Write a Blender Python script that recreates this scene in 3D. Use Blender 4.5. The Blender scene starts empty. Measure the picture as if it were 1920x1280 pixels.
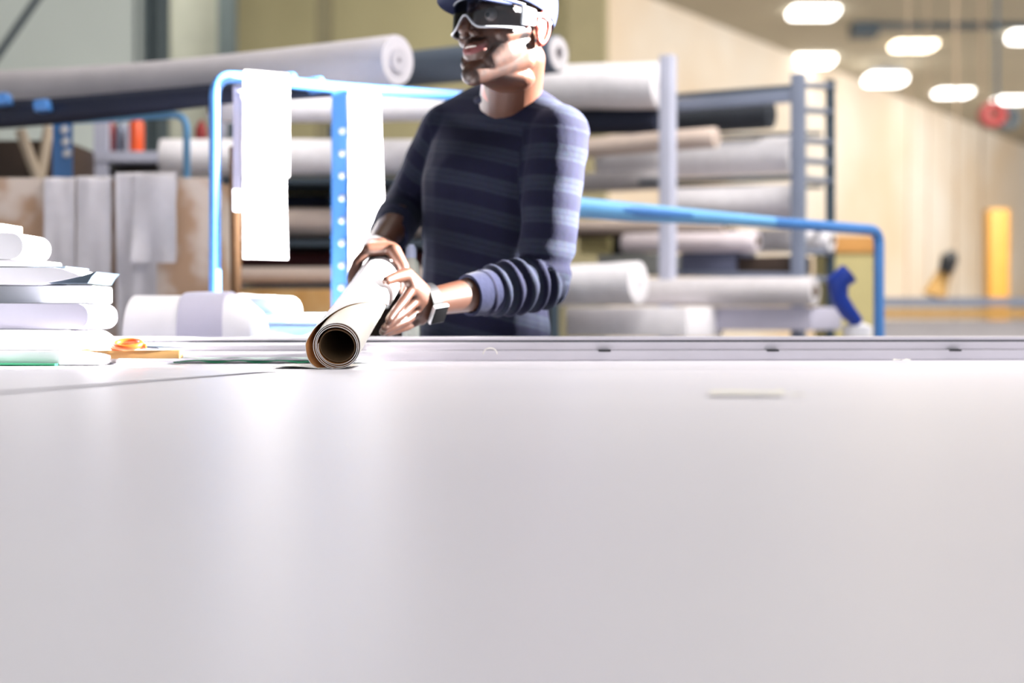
import bpy, bmesh, math, random
from mathutils import Vector, Matrix, noise
random.seed(4)
F = 2666.7            # focal length in pixels (50 mm on 36 mm, 1920 px wide)
HZ = 595.0            # row of the horizon
CZ = 0.978            # height of the camera; the table top is at 0.90
TT = 0.90
COL = bpy.context.scene.collection
V = Vector

def P(px, py, D):
    return V(((px - 960) / F * D, D, CZ + (HZ - py) / F * D))

# ------------------------------------------------------------------ materials
MATS = {}
def mat(name, col, rough=0.6, metal=0.0, col2=None, scale=8.0, detail=3.0, bump=0.0, spec=0.5, sheen=0.0, stretch=(1, 1, 1), lo=0.4, hi=0.6, sub=0.0):
    m = bpy.data.materials.new(name); m.use_nodes = True
    nt = m.node_tree; b = nt.nodes['Principled BSDF']
    b.inputs['Roughness'].default_value = rough
    b.inputs['Metallic'].default_value = metal
    b.inputs['Specular IOR Level'].default_value = spec
    b.inputs['Sheen Weight'].default_value = sheen
    if sub:
        b.inputs['Subsurface Weight'].default_value = sub
        b.inputs['Subsurface Radius'].default_value = (0.01, 0.004, 0.002)
    c2 = col2 or tuple(min(1, c * 1.06) for c in col)
    tc = nt.nodes.new('ShaderNodeTexCoord'); mp = nt.nodes.new('ShaderNodeMapping')
    mp.inputs['Scale'].default_value = stretch
    nz = nt.nodes.new('ShaderNodeTexNoise'); nz.inputs['Scale'].default_value = scale; nz.inputs['Detail'].default_value = detail
    rp = nt.nodes.new('ShaderNodeValToRGB')
    rp.color_ramp.elements[0].position = lo; rp.color_ramp.elements[1].position = hi
    rp.color_ramp.elements[0].color = (*col, 1); rp.color_ramp.elements[1].color = (*c2, 1)
    L = nt.links.new
    L(tc.outputs['Object'], mp.inputs['Vector']); L(mp.outputs['Vector'], nz.inputs['Vector'])
    L(nz.outputs['Fac'], rp.inputs['Fac']); L(rp.outputs['Color'], b.inputs['Base Color'])
    if bump:
        bp = nt.nodes.new('ShaderNodeBump'); bp.inputs['Strength'].default_value = bump; bp.inputs['Distance'].default_value = 0.002
        L(nz.outputs['Fac'], bp.inputs['Height']); L(bp.outputs['Normal'], b.inputs['Normal'])
    MATS[name] = m
    return m

def emis(name, col, s):
    m = bpy.data.materials.new(name); m.use_nodes = True
    b = m.node_tree.nodes['Principled BSDF']
    b.inputs['Base Color'].default_value = (*col, 1)
    b.inputs['Emission Color'].default_value = (*col, 1); b.inputs['Emission Strength'].default_value = s
    return m

M_white = mat('white_paper', (0.80, 0.78, 0.80), 0.5)
M_cream = mat('cream_paper', (0.86, 0.83, 0.74), 0.45)
M_whitefab = mat('white_fabric', (0.82, 0.79, 0.81), 0.8, scale=30)
M_greyfab = mat('pale_grey_fabric', (0.54, 0.51, 0.52), 0.8, scale=25)
M_lilac = mat('lilac_grey_vinyl', (0.50, 0.48, 0.58), 0.55)
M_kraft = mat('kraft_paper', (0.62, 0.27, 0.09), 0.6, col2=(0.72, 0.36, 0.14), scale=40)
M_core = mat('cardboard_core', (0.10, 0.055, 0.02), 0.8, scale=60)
M_beige = mat('beige_fabric', (0.58, 0.47, 0.40), 0.8, scale=20)
M_slate = mat('slate_fabric', (0.075, 0.095, 0.125), 0.7)
M_char = mat('charcoal_fabric', (0.030, 0.035, 0.045), 0.7)
M_navy = mat('navy_fabric', (0.010, 0.014, 0.035), 0.7)
M_black = mat('black_rubber', (0.008, 0.008, 0.010), 0.5)
M_maroon = mat('maroon_fabric', (0.06, 0.008, 0.008), 0.8)
M_blue = mat('blue_paint', (0.06, 0.20, 0.50), 0.28, spec=0.6, col2=(0.07, 0.22, 0.54))
M_ltblue = mat('light_blue_paint', (0.16, 0.42, 0.72), 0.35)
M_palebl = mat('pale_blue_plastic', (0.36, 0.56, 0.76), 0.5)
M_steel = mat('grey_steel', (0.22, 0.25, 0.33), 0.4, metal=0.3)
M_ltsteel = mat('light_steel', (0.52, 0.53, 0.64), 0.45, metal=0.1)
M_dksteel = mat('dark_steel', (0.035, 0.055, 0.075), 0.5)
M_rail = mat('aluminium_rail', (0.66, 0.63, 0.68), 0.4, metal=0.1)
M_card = mat('brown_cardboard', (0.38, 0.24, 0.15), 0.85, col2=(0.56, 0.47, 0.40), scale=7, lo=0.45, hi=0.6)
M_tan = mat('tan_board', (0.50, 0.25, 0.06), 0.8, col2=(0.62, 0.38, 0.16), scale=6)
M_ochre = mat('ochre_wood', (0.42, 0.24, 0.07), 0.7, scale=10, stretch=(1, 6, 6))
M_orange = mat('orange_plastic', (0.48, 0.075, 0.008), 0.35)
M_red = mat('red_paint', (0.28, 0.012, 0.012), 0.5)
M_green = mat('green_mat', (0.005, 0.16, 0.07), 0.6)
M_palegreen = mat('pale_green_sheet', (0.60, 0.74, 0.66), 0.6)
M_yellow = mat('yellow_paint', (0.50, 0.24, 0.03), 0.5)
M_olive = mat('olive_board', (0.50, 0.43, 0.20), 0.8)
M_dkbrown = mat('dark_brown', (0.05, 0.03, 0.02), 0.7)

# table: glossy white laminate
M_table = mat('white_laminate', (0.72, 0.70, 0.76), 0.36, col2=(0.75, 0.73, 0.78), scale=1.5, spec=0.45)
M_sheet = mat('white_board', (0.74, 0.72, 0.78), 0.40, spec=0.45, scale=1.2, col2=(0.77, 0.75, 0.80))

# ------------------------------------------------------------------ object helpers
def mesh_obj(name, bm, m, parent=None, smooth=True, angle=40):
    if parent is not None:
        off = world_loc(parent)
        bmesh.ops.translate(bm, verts=bm.verts, vec=-off)
    bmesh.ops.recalc_face_normals(bm, faces=bm.faces)
    me = bpy.data.meshes.new(name); bm.to_mesh(me); bm.free()
    if not isinstance(m, (list, tuple)): m = [m]
    for x in m: me.materials.append(x)
    if smooth:
        me.polygons.foreach_set('use_smooth', [True] * len(me.polygons))
        me.set_sharp_from_angle(angle=math.radians(angle))
    o = bpy.data.objects.new(name, me); COL.objects.link(o)
    if parent is not None: o.parent = parent
    return o

def world_loc(o):
    l = V((0, 0, 0))
    while o is not None:
        l += o.location; o = o.parent
    return l

def tag(o, label, cat, group=None, kind=None):
    o['label'] = label; o['category'] = cat
    if group: o['group'] = group
    if kind: o['kind'] = kind
    return o

def thing(name, label, cat, loc, group=None):
    o = bpy.data.objects.new(name, None); COL.objects.link(o)
    o.location = loc; o.empty_display_size = 0.05
    return tag(o, label, cat, group)

def struct(name, bm, m, smooth=False):
    o = mesh_obj(name, bm, m, None, smooth); o['kind'] = 'structure'; return o

def box(bm, c, s, rot=None, bev=0.0, mi=0):
    r = bmesh.ops.create_cube(bm, size=1.0)
    vs = r['verts']
    M = Matrix.Translation(c) @ (rot.to_4x4() if rot else Matrix()) @ Matrix.Diagonal((*s, 1))
    bmesh.ops.transform(bm, matrix=M, verts=vs)
    if bev > 0:
        es = list({e for v in vs for e in v.link_edges})
        bmesh.ops.bevel(bm, geom=es, offset=bev, segments=2, affect='EDGES', profile=0.6)
    return bm

def boxb(c, s, rot=None, bev=0.0):
    bm = bmesh.new(); box(bm, V(c), s, rot, bev); return bm

def frames(pts):
    T = []
    n = len(pts)
    for i in range(n):
        a = pts[max(i - 1, 0)]; b = pts[min(i + 1, n - 1)]
        T.append((b - a).normalized())
    up = V((0, 0, 1)) if abs(T[0].z) < 0.9 else V((1, 0, 0))
    x = T[0].cross(up).normalized(); out = []
    for t in T:
        x = (x - t * x.dot(t)).normalized()
        out.append((t, x, t.cross(x).normalized()))
    return out

def tube(bm, pts, r, seg=14, cap=True, sx=1.0, sy=1.0):
    pts = [V(p) for p in pts]
    rs = r if isinstance(r, (list, tuple)) else [r] * len(pts)
    rings = []
    for p, (t, x, y), rr in zip(pts, frames(pts), rs):
        rings.append([bm.verts.new(p + (x * math.cos(a) * sx + y * math.sin(a) * sy) * rr) for a in [2 * math.pi * k / seg for k in range(seg)]])
    for a, b in zip(rings, rings[1:]):
        for k in range(seg):
            bm.faces.new((a[k], a[(k + 1) % seg], b[(k + 1) % seg], b[k]))
    if cap:
        bm.faces.new(rings[0]); bm.faces.new(rings[-1])
    return bm

def bend(pts, r, n=6):
    """round the corners of a polyline"""
    out = [pts[0]]
    for i in range(1, len(pts) - 1):
        a, b, c = pts[i - 1], pts[i], pts[i + 1]
        d1 = (a - b).normalized() * r; d2 = (c - b).normalized() * r
        for k in range(n + 1):
            t = k / n
            out.append((b + d1) * (1 - t) ** 2 + b * 2 * t * (1 - t) + (b + d2) * t ** 2)
    out.append(pts[-1])
    return out

def hollow(bm, A, B, ro, ri, seg=40, nl=14, wob=0.0, seed=0, ro2=None, sag=0.0):
    """tube with wall thickness between A and B; outer surface slightly uneven"""
    A = V(A); B = V(B); ax = (B - A); L = ax.length; ax.normalize()
    up = V((0, 0, 1)) if abs(ax.z) < 0.9 else V((1, 0, 0))
    x = ax.cross(up).normalized(); y = x.cross(ax).normalized()
    ro2 = ro if ro2 is None else ro2
    def ring(t, r, w):
        c = A + ax * L * t - V((0, 0, 1)) * sag * 4 * t * (1 - t)
        out = []
        for k in range(seg):
            a = 2 * math.pi * k / seg
            rr = r
            if w: rr = r * (1 + w * noise.noise(V((t * 3 + seed, math.cos(a) * 0.9, math.sin(a) * 0.9))))
            out.append(bm.verts.new(c + (x * math.cos(a) + y * math.sin(a)) * rr))
        return out
    ts = [0, 0.004] + [k / nl for k in range(1, nl)] + [0.996, 1]
    outer = []
    for t in ts:
        r = ro + (ro2 - ro) * t
        if t in (0, 1): r *= 0.965
        outer.append(ring(t, r, wob))
    i0 = ring(0, ri, 0); i1 = ring(1, ri, 0)
    seqs = [i0] + outer + [i1]
    for a, b in zip(seqs, seqs[1:]):
        for k in range(seg): bm.faces.new((a[k], a[(k + 1) % seg], b[(k + 1) % seg], b[k]))
    for k in range(seg): bm.faces.new((i1[k], i1[(k + 1) % seg], i0[(k + 1) % seg], i0[k]))
    return bm

def roll(name, label, cat, a, b, d, m, core=None, hole=0.38, group=None, wob=0.05, sag=0.0, d2=None, coremat=None, wall=0.55):
    """roll of sheet material between image points a and b (px, py, D), diameter d"""
    A, B = P(*a), P(*b)
    base = (A + B) / 2; base.z = min(A.z, B.z) - d / 2
    t = thing(name, label, cat, base, group)
    bm = bmesh.new(); hollow(bm, A, B, d / 2, d / 2 * hole, wob=wob, seed=random.random() * 50, sag=sag, ro2=(d2 or d) / 2)
    mesh_obj('wound_material', bm, m, t)
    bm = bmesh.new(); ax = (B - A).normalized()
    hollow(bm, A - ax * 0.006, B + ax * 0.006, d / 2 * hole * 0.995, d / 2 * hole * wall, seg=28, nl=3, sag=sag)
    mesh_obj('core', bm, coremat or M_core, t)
    return t

def grid_solid(bm, rows, th, closed=False):
    """rows of points -> surface with thickness th"""
    vs = [[bm.verts.new(p) for p in r] for r in rows]
    fs = []
    for a, b in zip(vs, vs[1:]):
        for k in range(len(a) - 1):
            fs.append(bm.faces.new((a[k], a[k + 1], b[k + 1], b[k])))
    bmesh.ops.recalc_face_normals(bm, faces=fs)
    bmesh.ops.solidify(bm, geom=fs, thickness=th)
    return bm

def strip_drape(bm, path, wvec, th=0.003, flare=None, wave=0.0, seed=0.0, nx=10):
    """a band hanging along path (list of points, left edge); wvec = vector across"""
    rows = []
    n = len(path)
    for i, p in enumerate(path):
        t = i / (n - 1)
        fl = flare(t) if flare else (0, 1)
        row = []
        for k in range(nx + 1):
            u = k / nx
            q = p + wvec * (fl[0] + u * fl[1])
            nrm = V((0.1, -1, 0))
            q = q + nrm * wave * noise.noise(V((u * 2.2 + seed, t * 2.5, seed)))
            row.append(q)
        rows.append(row)
    return grid_solid(bm, rows, th)

def extrude_profile(bm, prof, A, dirv, L, xv=None, zv=None):
    """prof = list of (x,z) points in plane xv/zv; extruded along dirv by L"""
    xv = xv or V((1, 0, 0)); zv = zv or V((0, 0, 1))
    a = [bm.verts.new(A + xv * x + zv * z) for x, z in prof]
    b = [bm.verts.new(A + xv * x + zv * z + dirv * L) for x, z in prof]
    n = len(prof)
    for k in range(n): bm.faces.new((a[k], a[(k + 1) % n], b[(k + 1) % n], b[k]))
    bm.faces.new(a); bm.faces.new(b)
    return bm

# ------------------------------------------------------------------ hall
M_floor = mat('concrete_floor', (0.42, 0.41, 0.42), 0.6, scale=2)
M_wallolive = mat('olive_wall', (0.40, 0.36, 0.21), 0.8, scale=0.8)
M_wallgreen = mat('greenish_grey_wall', (0.74, 0.80, 0.74), 0.8, scale=0.6)
M_wallpeach = mat('cream_wall', (0.78, 0.62, 0.45), 0.8, col2=(0.88, 0.81, 0.72), scale=0.35, lo=0.35, hi=0.65)
M_ceil = mat('ceiling_panels', (0.42, 0.38, 0.29), 0.9, scale=0.5)
M_column = mat('column_paint', (0.10, 0.13, 0.14), 0.6)
U = V((0.555, 0.832, 0)); Vv = V((-0.832, 0.555, 0))     # the hall's two directions
bm = boxb((4, 15, -0.05), (44, 52, 0.1)); struct('floor', bm, M_floor)
bm = boxb((4, 19, 5.1), (44, 44, 0.2)); struct('ceiling', bm, M_ceil)
# back wall: faces us across the hall, left of the corner at pixel 1140
C0 = P(1140, 595, 17.0); C0.z = 0
def wall(name, A, B, h, m, th=0.2, side=1):
    A = V(A); B = V(B); d = (B - A); L = d.length; d.normalize(); n = V((-d.y, d.x, 0)) * side
    rot = Matrix((d, n, V((0, 0, 1)))).transposed()
    bm = boxb((A + B) / 2 + n * th / 2 + V((0, 0, h / 2)), (L, th, h), rot)
    return struct(name, bm, m)
wall('wall_back', C0 + Vv * 0.0, C0 + V((-13.5, 1.0, 0)), 5.0, M_wallolive, side=-1)
wall('wall_right', C0, C0 + U * 26, 5.0, M_wallpeach)
# light panels on the left behind the racks
pA = P(-300, 595, 9.6); pB = P(262, 595, 9.6); pA.z = pB.z = 0
wall('wall_left', pA, pB, 4.98, M_wallgreen)
bm = boxb(P(372, 595, 11.5) * 1.0 + V((0, 0, 2.49 - CZ)), (0.42, 0.14, 4.98)); struct('trim_1', bm, mat('pale_panel', (0.40, 0.41, 0.36), 0.8))
bm = bmesh.new()
for px, w in ((290, 0.20),):
    c = P(px, 595, 9.7); box(bm, V((c.x, c.y, 2.49)), (w, 0.02, 4.98)); box(bm, V((c.x - w / 2, c.y, 2.49)), (0.02, 0.22, 4.98)); box(bm, V((c.x + w / 2 - .05, c.y, 2.49)), (0.02, 0.22, 4.98))
struct('trim_2', bm, M_column)
bm = boxb((P(427, 0, 11).x, 11, 2.49), (0.12, 0.16, 4.98)); struct('trim_3', bm, M_column)
bm = boxb((P(608, 0, 15.5).x, 15.5, 2.49), (0.16, 0.2, 4.98)); struct('trim_4', bm, mat('olive_column', (0.20, 0.18, 0.11), 0.8))
bm = boxb((P(1098, 0, 15.8).x, 15.8, 2.49), (0.42, 0.2, 4.98)); struct('trim_5', bm, mat('olive_column2', (0.24, 0.21, 0.12), 0.8))
bm = bmesh.new(); tube(bm, [P(-40, 155, 8.5), P(110, -60, 8.5)], 0.022); struct('trim_6', bm, M_dksteel)
bm = bmesh.new(); q = P(1640, 40, 19.5); box(bm, V((q.x + 1.8, q.y, q.z)), (4.2, 0.22, 0.2)); box(bm, V((q.x - .15, q.y, q.z - .05)), (0.35, 0.35, 0.35), bev=.03)
struct('trim_7', bm, M_dksteel)

# ------------------------------------------------------------------ ceiling lamps
M_lamp = emis('lamp_glow', (1.0, 0.98, 0.94), 6.0)
M_lampwarm = emis('lamp_glow_warm', (1.0, 0.86, 0.66), 6.0)
lamps = [(1525, 20, 18.6, 0, 'topmost', 'warm white high bay lamp at the top edge, above the post of the grey rack'),
         (1713, 82, 20.9, 1, '', 'warm high bay lamp hanging just under the dark overhead beam'),
         (1525, 112, 22.0, 0, '', 'white high bay lamp right above the end posts of the grey rack'),
         (1660, 148, 22.6, 0, '', 'white high bay lamp second from the left in the lower row'),
         (1787, 171, 25.3, 0, '', 'white high bay lamp third from the left in the lower row'),
         (1897, 183, 26.2, 0, '', 'white high bay lamp cut by the right edge, above the red hose reel'),
         (1925, 66, 20.0, 0, '', 'high bay lamp barely showing at the right edge beside the dark beam')]
for px, py, D, warm, _, lab in lamps:
    c = P(px, py, D)
    t = thing('ceiling_lamp', lab, 'lamp', V((c.x, c.y, c.z - 0.05)), 'high bay lamps under the ceiling')
    w = 0.70 if px != 1925 else 0.5
    bm = boxb(c + V((0, 0, -0.01)), (w * .88, 0.5, 0.15), bev=0.072); mesh_obj('diffuser', bm, M_lampwarm if warm else M_lamp, t)
    bm = boxb(c + V((0, 0, 0.10)), (w * 0.7, 0.36, 0.06), bev=0.02); mesh_obj('housing', bm, M_steel, t)
    bm = bmesh.new(); tube(bm, [c + V((0, 0, 0.12)), V((c.x, c.y, 5.02))], 0.012, 8); mesh_obj('hanger', bm, M_steel, t)

# ------------------------------------------------------------------ cutting table
tbl = thing('cutting_table', 'large white cutting table with a glossy top filling the foreground', 'table', (0.3, 1.3, 0))
mesh_obj('tabletop', boxb((0.3, 1.245, TT - 0.02), (7.0, 3.05, 0.04), bev=0.004), M_table, tbl)
for lx in (-3.0, 0.3, 3.6):
    for ly in (-0.1, 2.5):
        mesh_obj('leg', boxb((lx, ly, 0.43), (0.08, 0.08, 0.86), bev=0.006), M_steel, tbl)
mesh_obj('apron', boxb((0.3, 2.5, 0.82), (6.6, 0.04, 0.08)), M_steel, tbl)
# guide rail along the back edge, very slightly turned
ra = math.radians(3.6); RX = V((math.cos(ra), math.sin(ra), 0)); RY = V((-math.sin(ra), math.cos(ra), 0)); RO = V((0.0, 2.56, 0))
rail = thing('guide_rail', 'long aluminium guide rail with a dark groove along the back of the table', 'rail', (0, 2.56, TT))
def railpart(name, z0, z1, y0, y1, m, bev=0.0008, x0=-3.2, x1=3.6, par=rail):
    rot = Matrix((RX, RY, V((0, 0, 1)))).transposed()
    c = RO + RX * (x0 + x1) / 2 + RY * (y0 + y1) / 2 + V((0, 0, (z0 + z1) / 2))
    return mesh_obj(name, boxb(c, (x1 - x0, y1 - y0, z1 - z0), rot, bev), m, par)
railpart('base_profile', 0.9008, 0.9185, -0.012, 0.09, M_rail)
railpart('upper_profile', 0.9195, 0.9335, 0.0, 0.09, M_rail)
railpart('groove', 0.9330, 0.9372, 0.012, 0.086, M_dksteel, 0)
railpart('cap_strip', 0.9368, 0.9425, 0.003, 0.09, M_rail)
railpart('seam', 0.9182, 0.9198, 0.004, 0.088, M_dksteel, 0)
for x in (-0.36, 0.155, 0.462, 0.80, 1.15):
    o = railpart('slot', 0.9165, 0.9200, -0.0135, 0.002, M_black, 0, x, x + 0.022)

# sheet of white board in the foreground with its far edge just before the roll
bm = bmesh.new()
rows = []
for j in range(2):
    rows.append([V((-2.9 + 6.0 * i / 20, (-0.15 if j == 0 else 2.085 + 0.012 * noise.noise(V((i * .7, 0, 0)))), TT + 0.0006)) for i in range(21)])
grid_solid(bm, rows, 0.0018)
tag(mesh_obj('board_sheet', bm, M_sheet, None, False), 'wide sheet of white board covering the near part of the cutting table', 'sheet')
bm = bmesh.new()
rows = [[V((-2.4, 0.25, TT + .0026)), V((-1.2, 0.25, TT + .0026)), V((-0.9, 0.25, TT + .0026))], [V((-2.4, 1.70, TT + .0026)), V((-0.56, 1.82, TT + .0028)), V((-0.33, 2.04, TT + .003))]]
grid_solid(bm, rows, 0.0008)
tag(mesh_obj('paper_sheet', bm, M_sheet, None, False), 'thin white paper lying on the board, its oblique edge left of the roll', 'sheet')
# scraps
def scrap(px, py, w, lab, grp='paper scraps on the white board'):
    D = (CZ - TT - 0.003) * F / (py - HZ)
    c = P(px, py, D)
    bm = bmesh.new(); n = 9
    rows = []
    for i in range(4):
        rows.append([c + V((w * (k / n - .5), w * 0.5 * (i / 3 - .5), 0.0012 + 0.004 * abs(noise.noise(V((k * .4 + px, i * .6, 0)))))) for k in range(n + 1)])
    grid_solid(bm, rows, 0.0006)
    tag(mesh_obj('paper_scrap', bm, M_cream, None), lab, 'scrap', grp)
scrap(1497, 742, 0.016, 'small white paper scrap lying alone on the board, right of centre')
scrap(1400, 738, 0.075, 'long white paper shaving on the board left of the small scrap')
scrap(1690, 676, 0.03, 'bright scrap lying by the rail far to the right')
bm = bmesh.new(); c = P(930, 670, 2.44)
tube(bm, [c + V((0.012 * math.cos(a) - .01, 0.008 * math.sin(a * 0.7), 0.006 + 0.010 * abs(math.sin(a)))) for a in [k * 0.35 for k in range(15)]], 0.0009, 8)
tag(mesh_obj('thread', bm, M_cream), 'curled white thread standing up on the table before the rail', 'thread')

# ------------------------------------------------------------------ the hero roll
NA = P(632, 649, 2.15); FA = P(711, 524, 2.62)
AX = (FA - NA).normalized(); RL = (P(715, 508, 2.74) - NA).length
ER = AX.cross(V((0, 0, 1))).normalized(); EU = ER.cross(AX).normalized()
def RC(s, deg, rho):
    a = math.radians(deg)
    return NA + AX * s + (ER * math.cos(a) + EU * math.sin(a)) * rho
rl = thing('paper_roll', 'white paper roll with kraft underside held in both hands, its open end facing us', 'roll', V((NA.x, NA.y, TT)))
# wound sheet as a true spiral
def spiral(r0, r1, turns, th, start, s_a, s_b, squash=0.0):
    bm = bmesh.new(); N = int(72 * turns); rows = []
    for sj in (s_a, (s_a + s_b) / 2, s_b):
        row = []
        for i in range(N + 1):
            t = i / N; a = start + 360 * turns * t
            r = r0 + (r1 - r0) * t + 0.0007 * math.sin(math.radians(a * 1.0 + 40)) * t * 1.2 + 0.0004 * math.sin(math.radians(a * 2.3))
            row.append(RC(sj, a, r))
        rows.append(row)
    vs = [[bm.verts.new(p) for p in r] for r in rows]
    # second skin
    rows2 = []
    for sj in (s_a, (s_a + s_b) / 2, s_b):
        row = []
        for i in range(N + 1):
            t = i / N; a = start + 360 * turns * t
            r = r0 + (r1 - r0) * t + 0.0007 * math.sin(math.radians(a * 1.0 + 40)) * t * 1.2 + 0.0004 * math.sin(math.radians(a * 2.3)) + th
            row.append(RC(sj, a, r))
        rows2.append(row)
    vo = [[bm.verts.new(p) for p in r] for r in rows2]
    for A, sgn in ((vs, 1), (vo, 0)):
        for a, b in zip(A, A[1:]):
            for k in range(len(a) - 1):
                f = bm.faces.new((a[k], a[k + 1], b[k + 1], b[k])); f.material_index = sgn
    for j in (0, 2):
        for k in range(N): bm.faces.new((vs[j][k], vs[j][k + 1], vo[j][k + 1], vo[j][k])).material_index = 2
    for k in (0, N):
        for j in (0, 1): bm.faces.new((vs[j][k], vs[j + 1][k], vo[j + 1][k], vo[j][k])).material_index = 2
    return bm
M_edge = mat('sheet_edge', (0.80, 0.79, 0.76), 0.6)
mesh_obj('wound_sheet', spiral(0.0278, 0.0366, 3.25, 0.0010, 172, 0.0, RL), [M_cream, M_kraft, M_edge], rl)
bm = bmesh.new()
seg = 48
def hollow_rc(bm, ri, ro, s0, s1):
    rings = [[bm.verts.new(RC(s, 360 * k / seg, r + 0.0010 * math.cos(math.radians(2 * 360 * k / seg + 30)))) for k in range(seg)] for s, r in ((s0, ri), (s0, ro), (s1, ro), (s1, ri))]
    for a, b in zip(rings, rings[1:] + rings[:1]):
        for k in range(seg): bm.faces.new((a[k], a[(k + 1) % seg], b[(k + 1) % seg], b[k]))
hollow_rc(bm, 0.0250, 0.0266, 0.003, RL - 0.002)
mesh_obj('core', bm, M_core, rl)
# loose outer flap, its front edge running obliquely back
def flap():
    bm = bmesh.new(); N = 70; Ms = 26
    keys = [(262, 0.004), (200, 0.000), (175, 0.002), (160, 0.010), (140, 0.035), (120, 0.055), (95, 0.09), (70, 0.13), (40, 0.19), (10, 0.26), (-30, 0.36), (-60, 0.46)]
    rk = [(262, 0.0400), (240, 0.0450), (210, 0.0490), (180, 0.0480), (155, 0.0440), (130, 0.0402), (100, 0.0392), (-60, 0.0388)]
    def itp(tab, a):
        for (a0, v0), (a1, v1) in zip(tab, tab[1:]):
            if a <= a0 and a >= a1:
                t = (a0 - a) / (a0 - a1); t = t * t * (3 - 2 * t) if tab is rk else t
                return v0 + (v1 - v0) * t
        return tab[-1][1]
    inn, out = [], []
    for i in range(N + 1):
        a = 262 - (322) * i / N
        s0 = itp(keys, a); ri = itp(rk, a); r1 = []; r2 = []
        for j in range(Ms + 1):
            s = s0 + (RL - s0) * (j / Ms)
            rr = ri + (0.0388 - ri) * min(1, s / 0.35)   # tight further back
            rr += 0.0008 * noise.noise(V((s * 12, a / 60, 1)))
            r1.append(bm.verts.new(RC(s, a, rr))); r2.append(bm.verts.new(RC(s, a, rr + 0.0011)))
        inn.append(r1); out.append(r2)
    for i in range(N):
        for j in range(Ms):
            bm.faces.new((inn[i][j], inn[i + 1][j], inn[i + 1][j + 1], inn[i][j + 1])).material_index = 1
            bm.faces.new((out[i][j], out[i + 1][j], out[i + 1][j + 1], out[i][j + 1])).material_index = 0
        for j in (0, Ms): bm.faces.new((inn[i][j], inn[i + 1][j], out[i + 1][j], out[i][j])).material_index = 2
    for i in (0, N):
        for j in range(Ms): bm.faces.new((inn[i][j], inn[i][j + 1], out[i][j + 1], out[i][j])).material_index = 2
    return bm
o = mesh_obj('outer_flap', flap(), [M_white, M_kraft, M_edge], rl); o['label'] = 'loose outer sheet with orange kraft inside'
# tail of the sheet lying on the table
bm = bmesh.new()
c = V((NA.x, NA.y, TT))
rows = [[c + V((-0.10 + 0.12 * i / 8, 0.0 + j * 0.02 + 0.01, 0.0030 + 0.0016 * math.sin(i * .9) * (1 - j / 8))) for i in range(9)] for j in range(8)]
grid_solid(bm, rows, 0.0009)
tag(mesh_obj('paper_offcut', bm, M_cream), 'white paper offcut peeking out under the near end of the roll', 'scrap')

# ------------------------------------------------------------------ left stack on the table
def slab(name, lab, cat, px1, y0, y1, m, D=2.30, depth=0.17, rnd=0.5, xl=-1.35, ang=0.0, grp='stacked sheets and bundles at the left of the table', taper=0.0, layers=0):
    """folded bundle whose rounded fold ends at pixel px1 and spans rows y0..y1"""
    a = P(px1, y0, D); b = P(px1, y1, D); h = a.z - b.z; x1 = P(px1, 0, D + depth * 0.85).x
    prof = [(xl, b.z), ]
    r = h * rnd
    n = 8
    for k in range(n + 1):
        t = -math.pi / 2 + math.pi / 2 * k / n
        prof.append((x1 - r * 1.0 + r * math.cos(t), b.z + r * (1 + math.sin(t)) * (1.0)))
    for k in range(n + 1):
        t = math.pi / 2 * k / n
        prof.append((x1 - r - taper * (k / n) + r * math.cos(t), a.z - r + r * math.sin(t)))
    prof.append((xl, a.z))
    bm = bmesh.new()
    NY = 6
    rows = []
    for j in range(NY + 1):
        y = D + depth * j / NY
        rows.append([bm.verts.new(V((x, y + 0.0, z + 0.07 * h * noise.noise(V((x * 5, y * 4, px1))) * (1 if 0.3 < (z - b.z) / h else 0)))) for x, z in prof])
    L = len(prof)
    for p, q in zip(rows, rows[1:]):
        for k in range(L): bm.faces.new((p[k], p[(k + 1) % L], q[(k + 1) % L], q[k]))
    bm.faces.new(rows[0]); bm.faces.new(rows[-1])
    return tag(mesh_obj(name, bm, m), lab, cat, grp)
M_stack = mat('stacked_paper', (0.66, 0.65, 0.68), 0.6)
# green mat
bm = bmesh.new()
rows = [[V((-1.45 + i * 0.09, 2.27 + 0.19 * j, TT + 0.0030 + (0.002 if j == 0 else 0) * math.sin(i * 1.1))) for i in range(9)] for j in range(2)]
grid_solid(bm, rows, 0.003)
tag(mesh_obj('cutting_mat', bm, M_green), 'green cutting mat under the stack at the left table edge', 'mat')
slab('paper_stack', 'lowest white stack of paper at the left edge, on the green mat', 'paper', 238, 658, 684, M_stack, 2.29, rnd=0.3, taper=.05)
slab('fabric_bundle', 'white folded bundle in the left stack, touching the orange scissors', 'bundle', 208, 618, 657, M_stack, 2.31, rnd=0.5, taper=0.02)
slab('fabric_bundle', 'thick pale grey bundle with a rounded fold in the left stack', 'bundle', 212, 569, 617, M_lilac, 2.32, rnd=0.45)
slab('foam_slab', 'thin greyish slab in the left stack under the curled sheet', 'slab', 205, 536, 568, mat('grey_foam', (0.40, 0.43, 0.43), 0.8), 2.38, rnd=0.15, depth=.11)
slab('board', 'thin pale board with a dark edge below the topmost bundle', 'board', 108, 487, 499, M_stack, 2.34, rnd=0.3, depth=.14)
slab('fabric_bundle', 'topmost white folded bundle of the left stack, round corner', 'bundle', 88, 436, 486, M_stack, 2.34, rnd=0.5, depth=.14)
o = slab('card_box', 'small pale card box on top of the left stack', 'box', 36, 418, 435.5, mat('pale_card', (.66, .62, .55), .8), 2.36, rnd=0.08, depth=.1)
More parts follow.
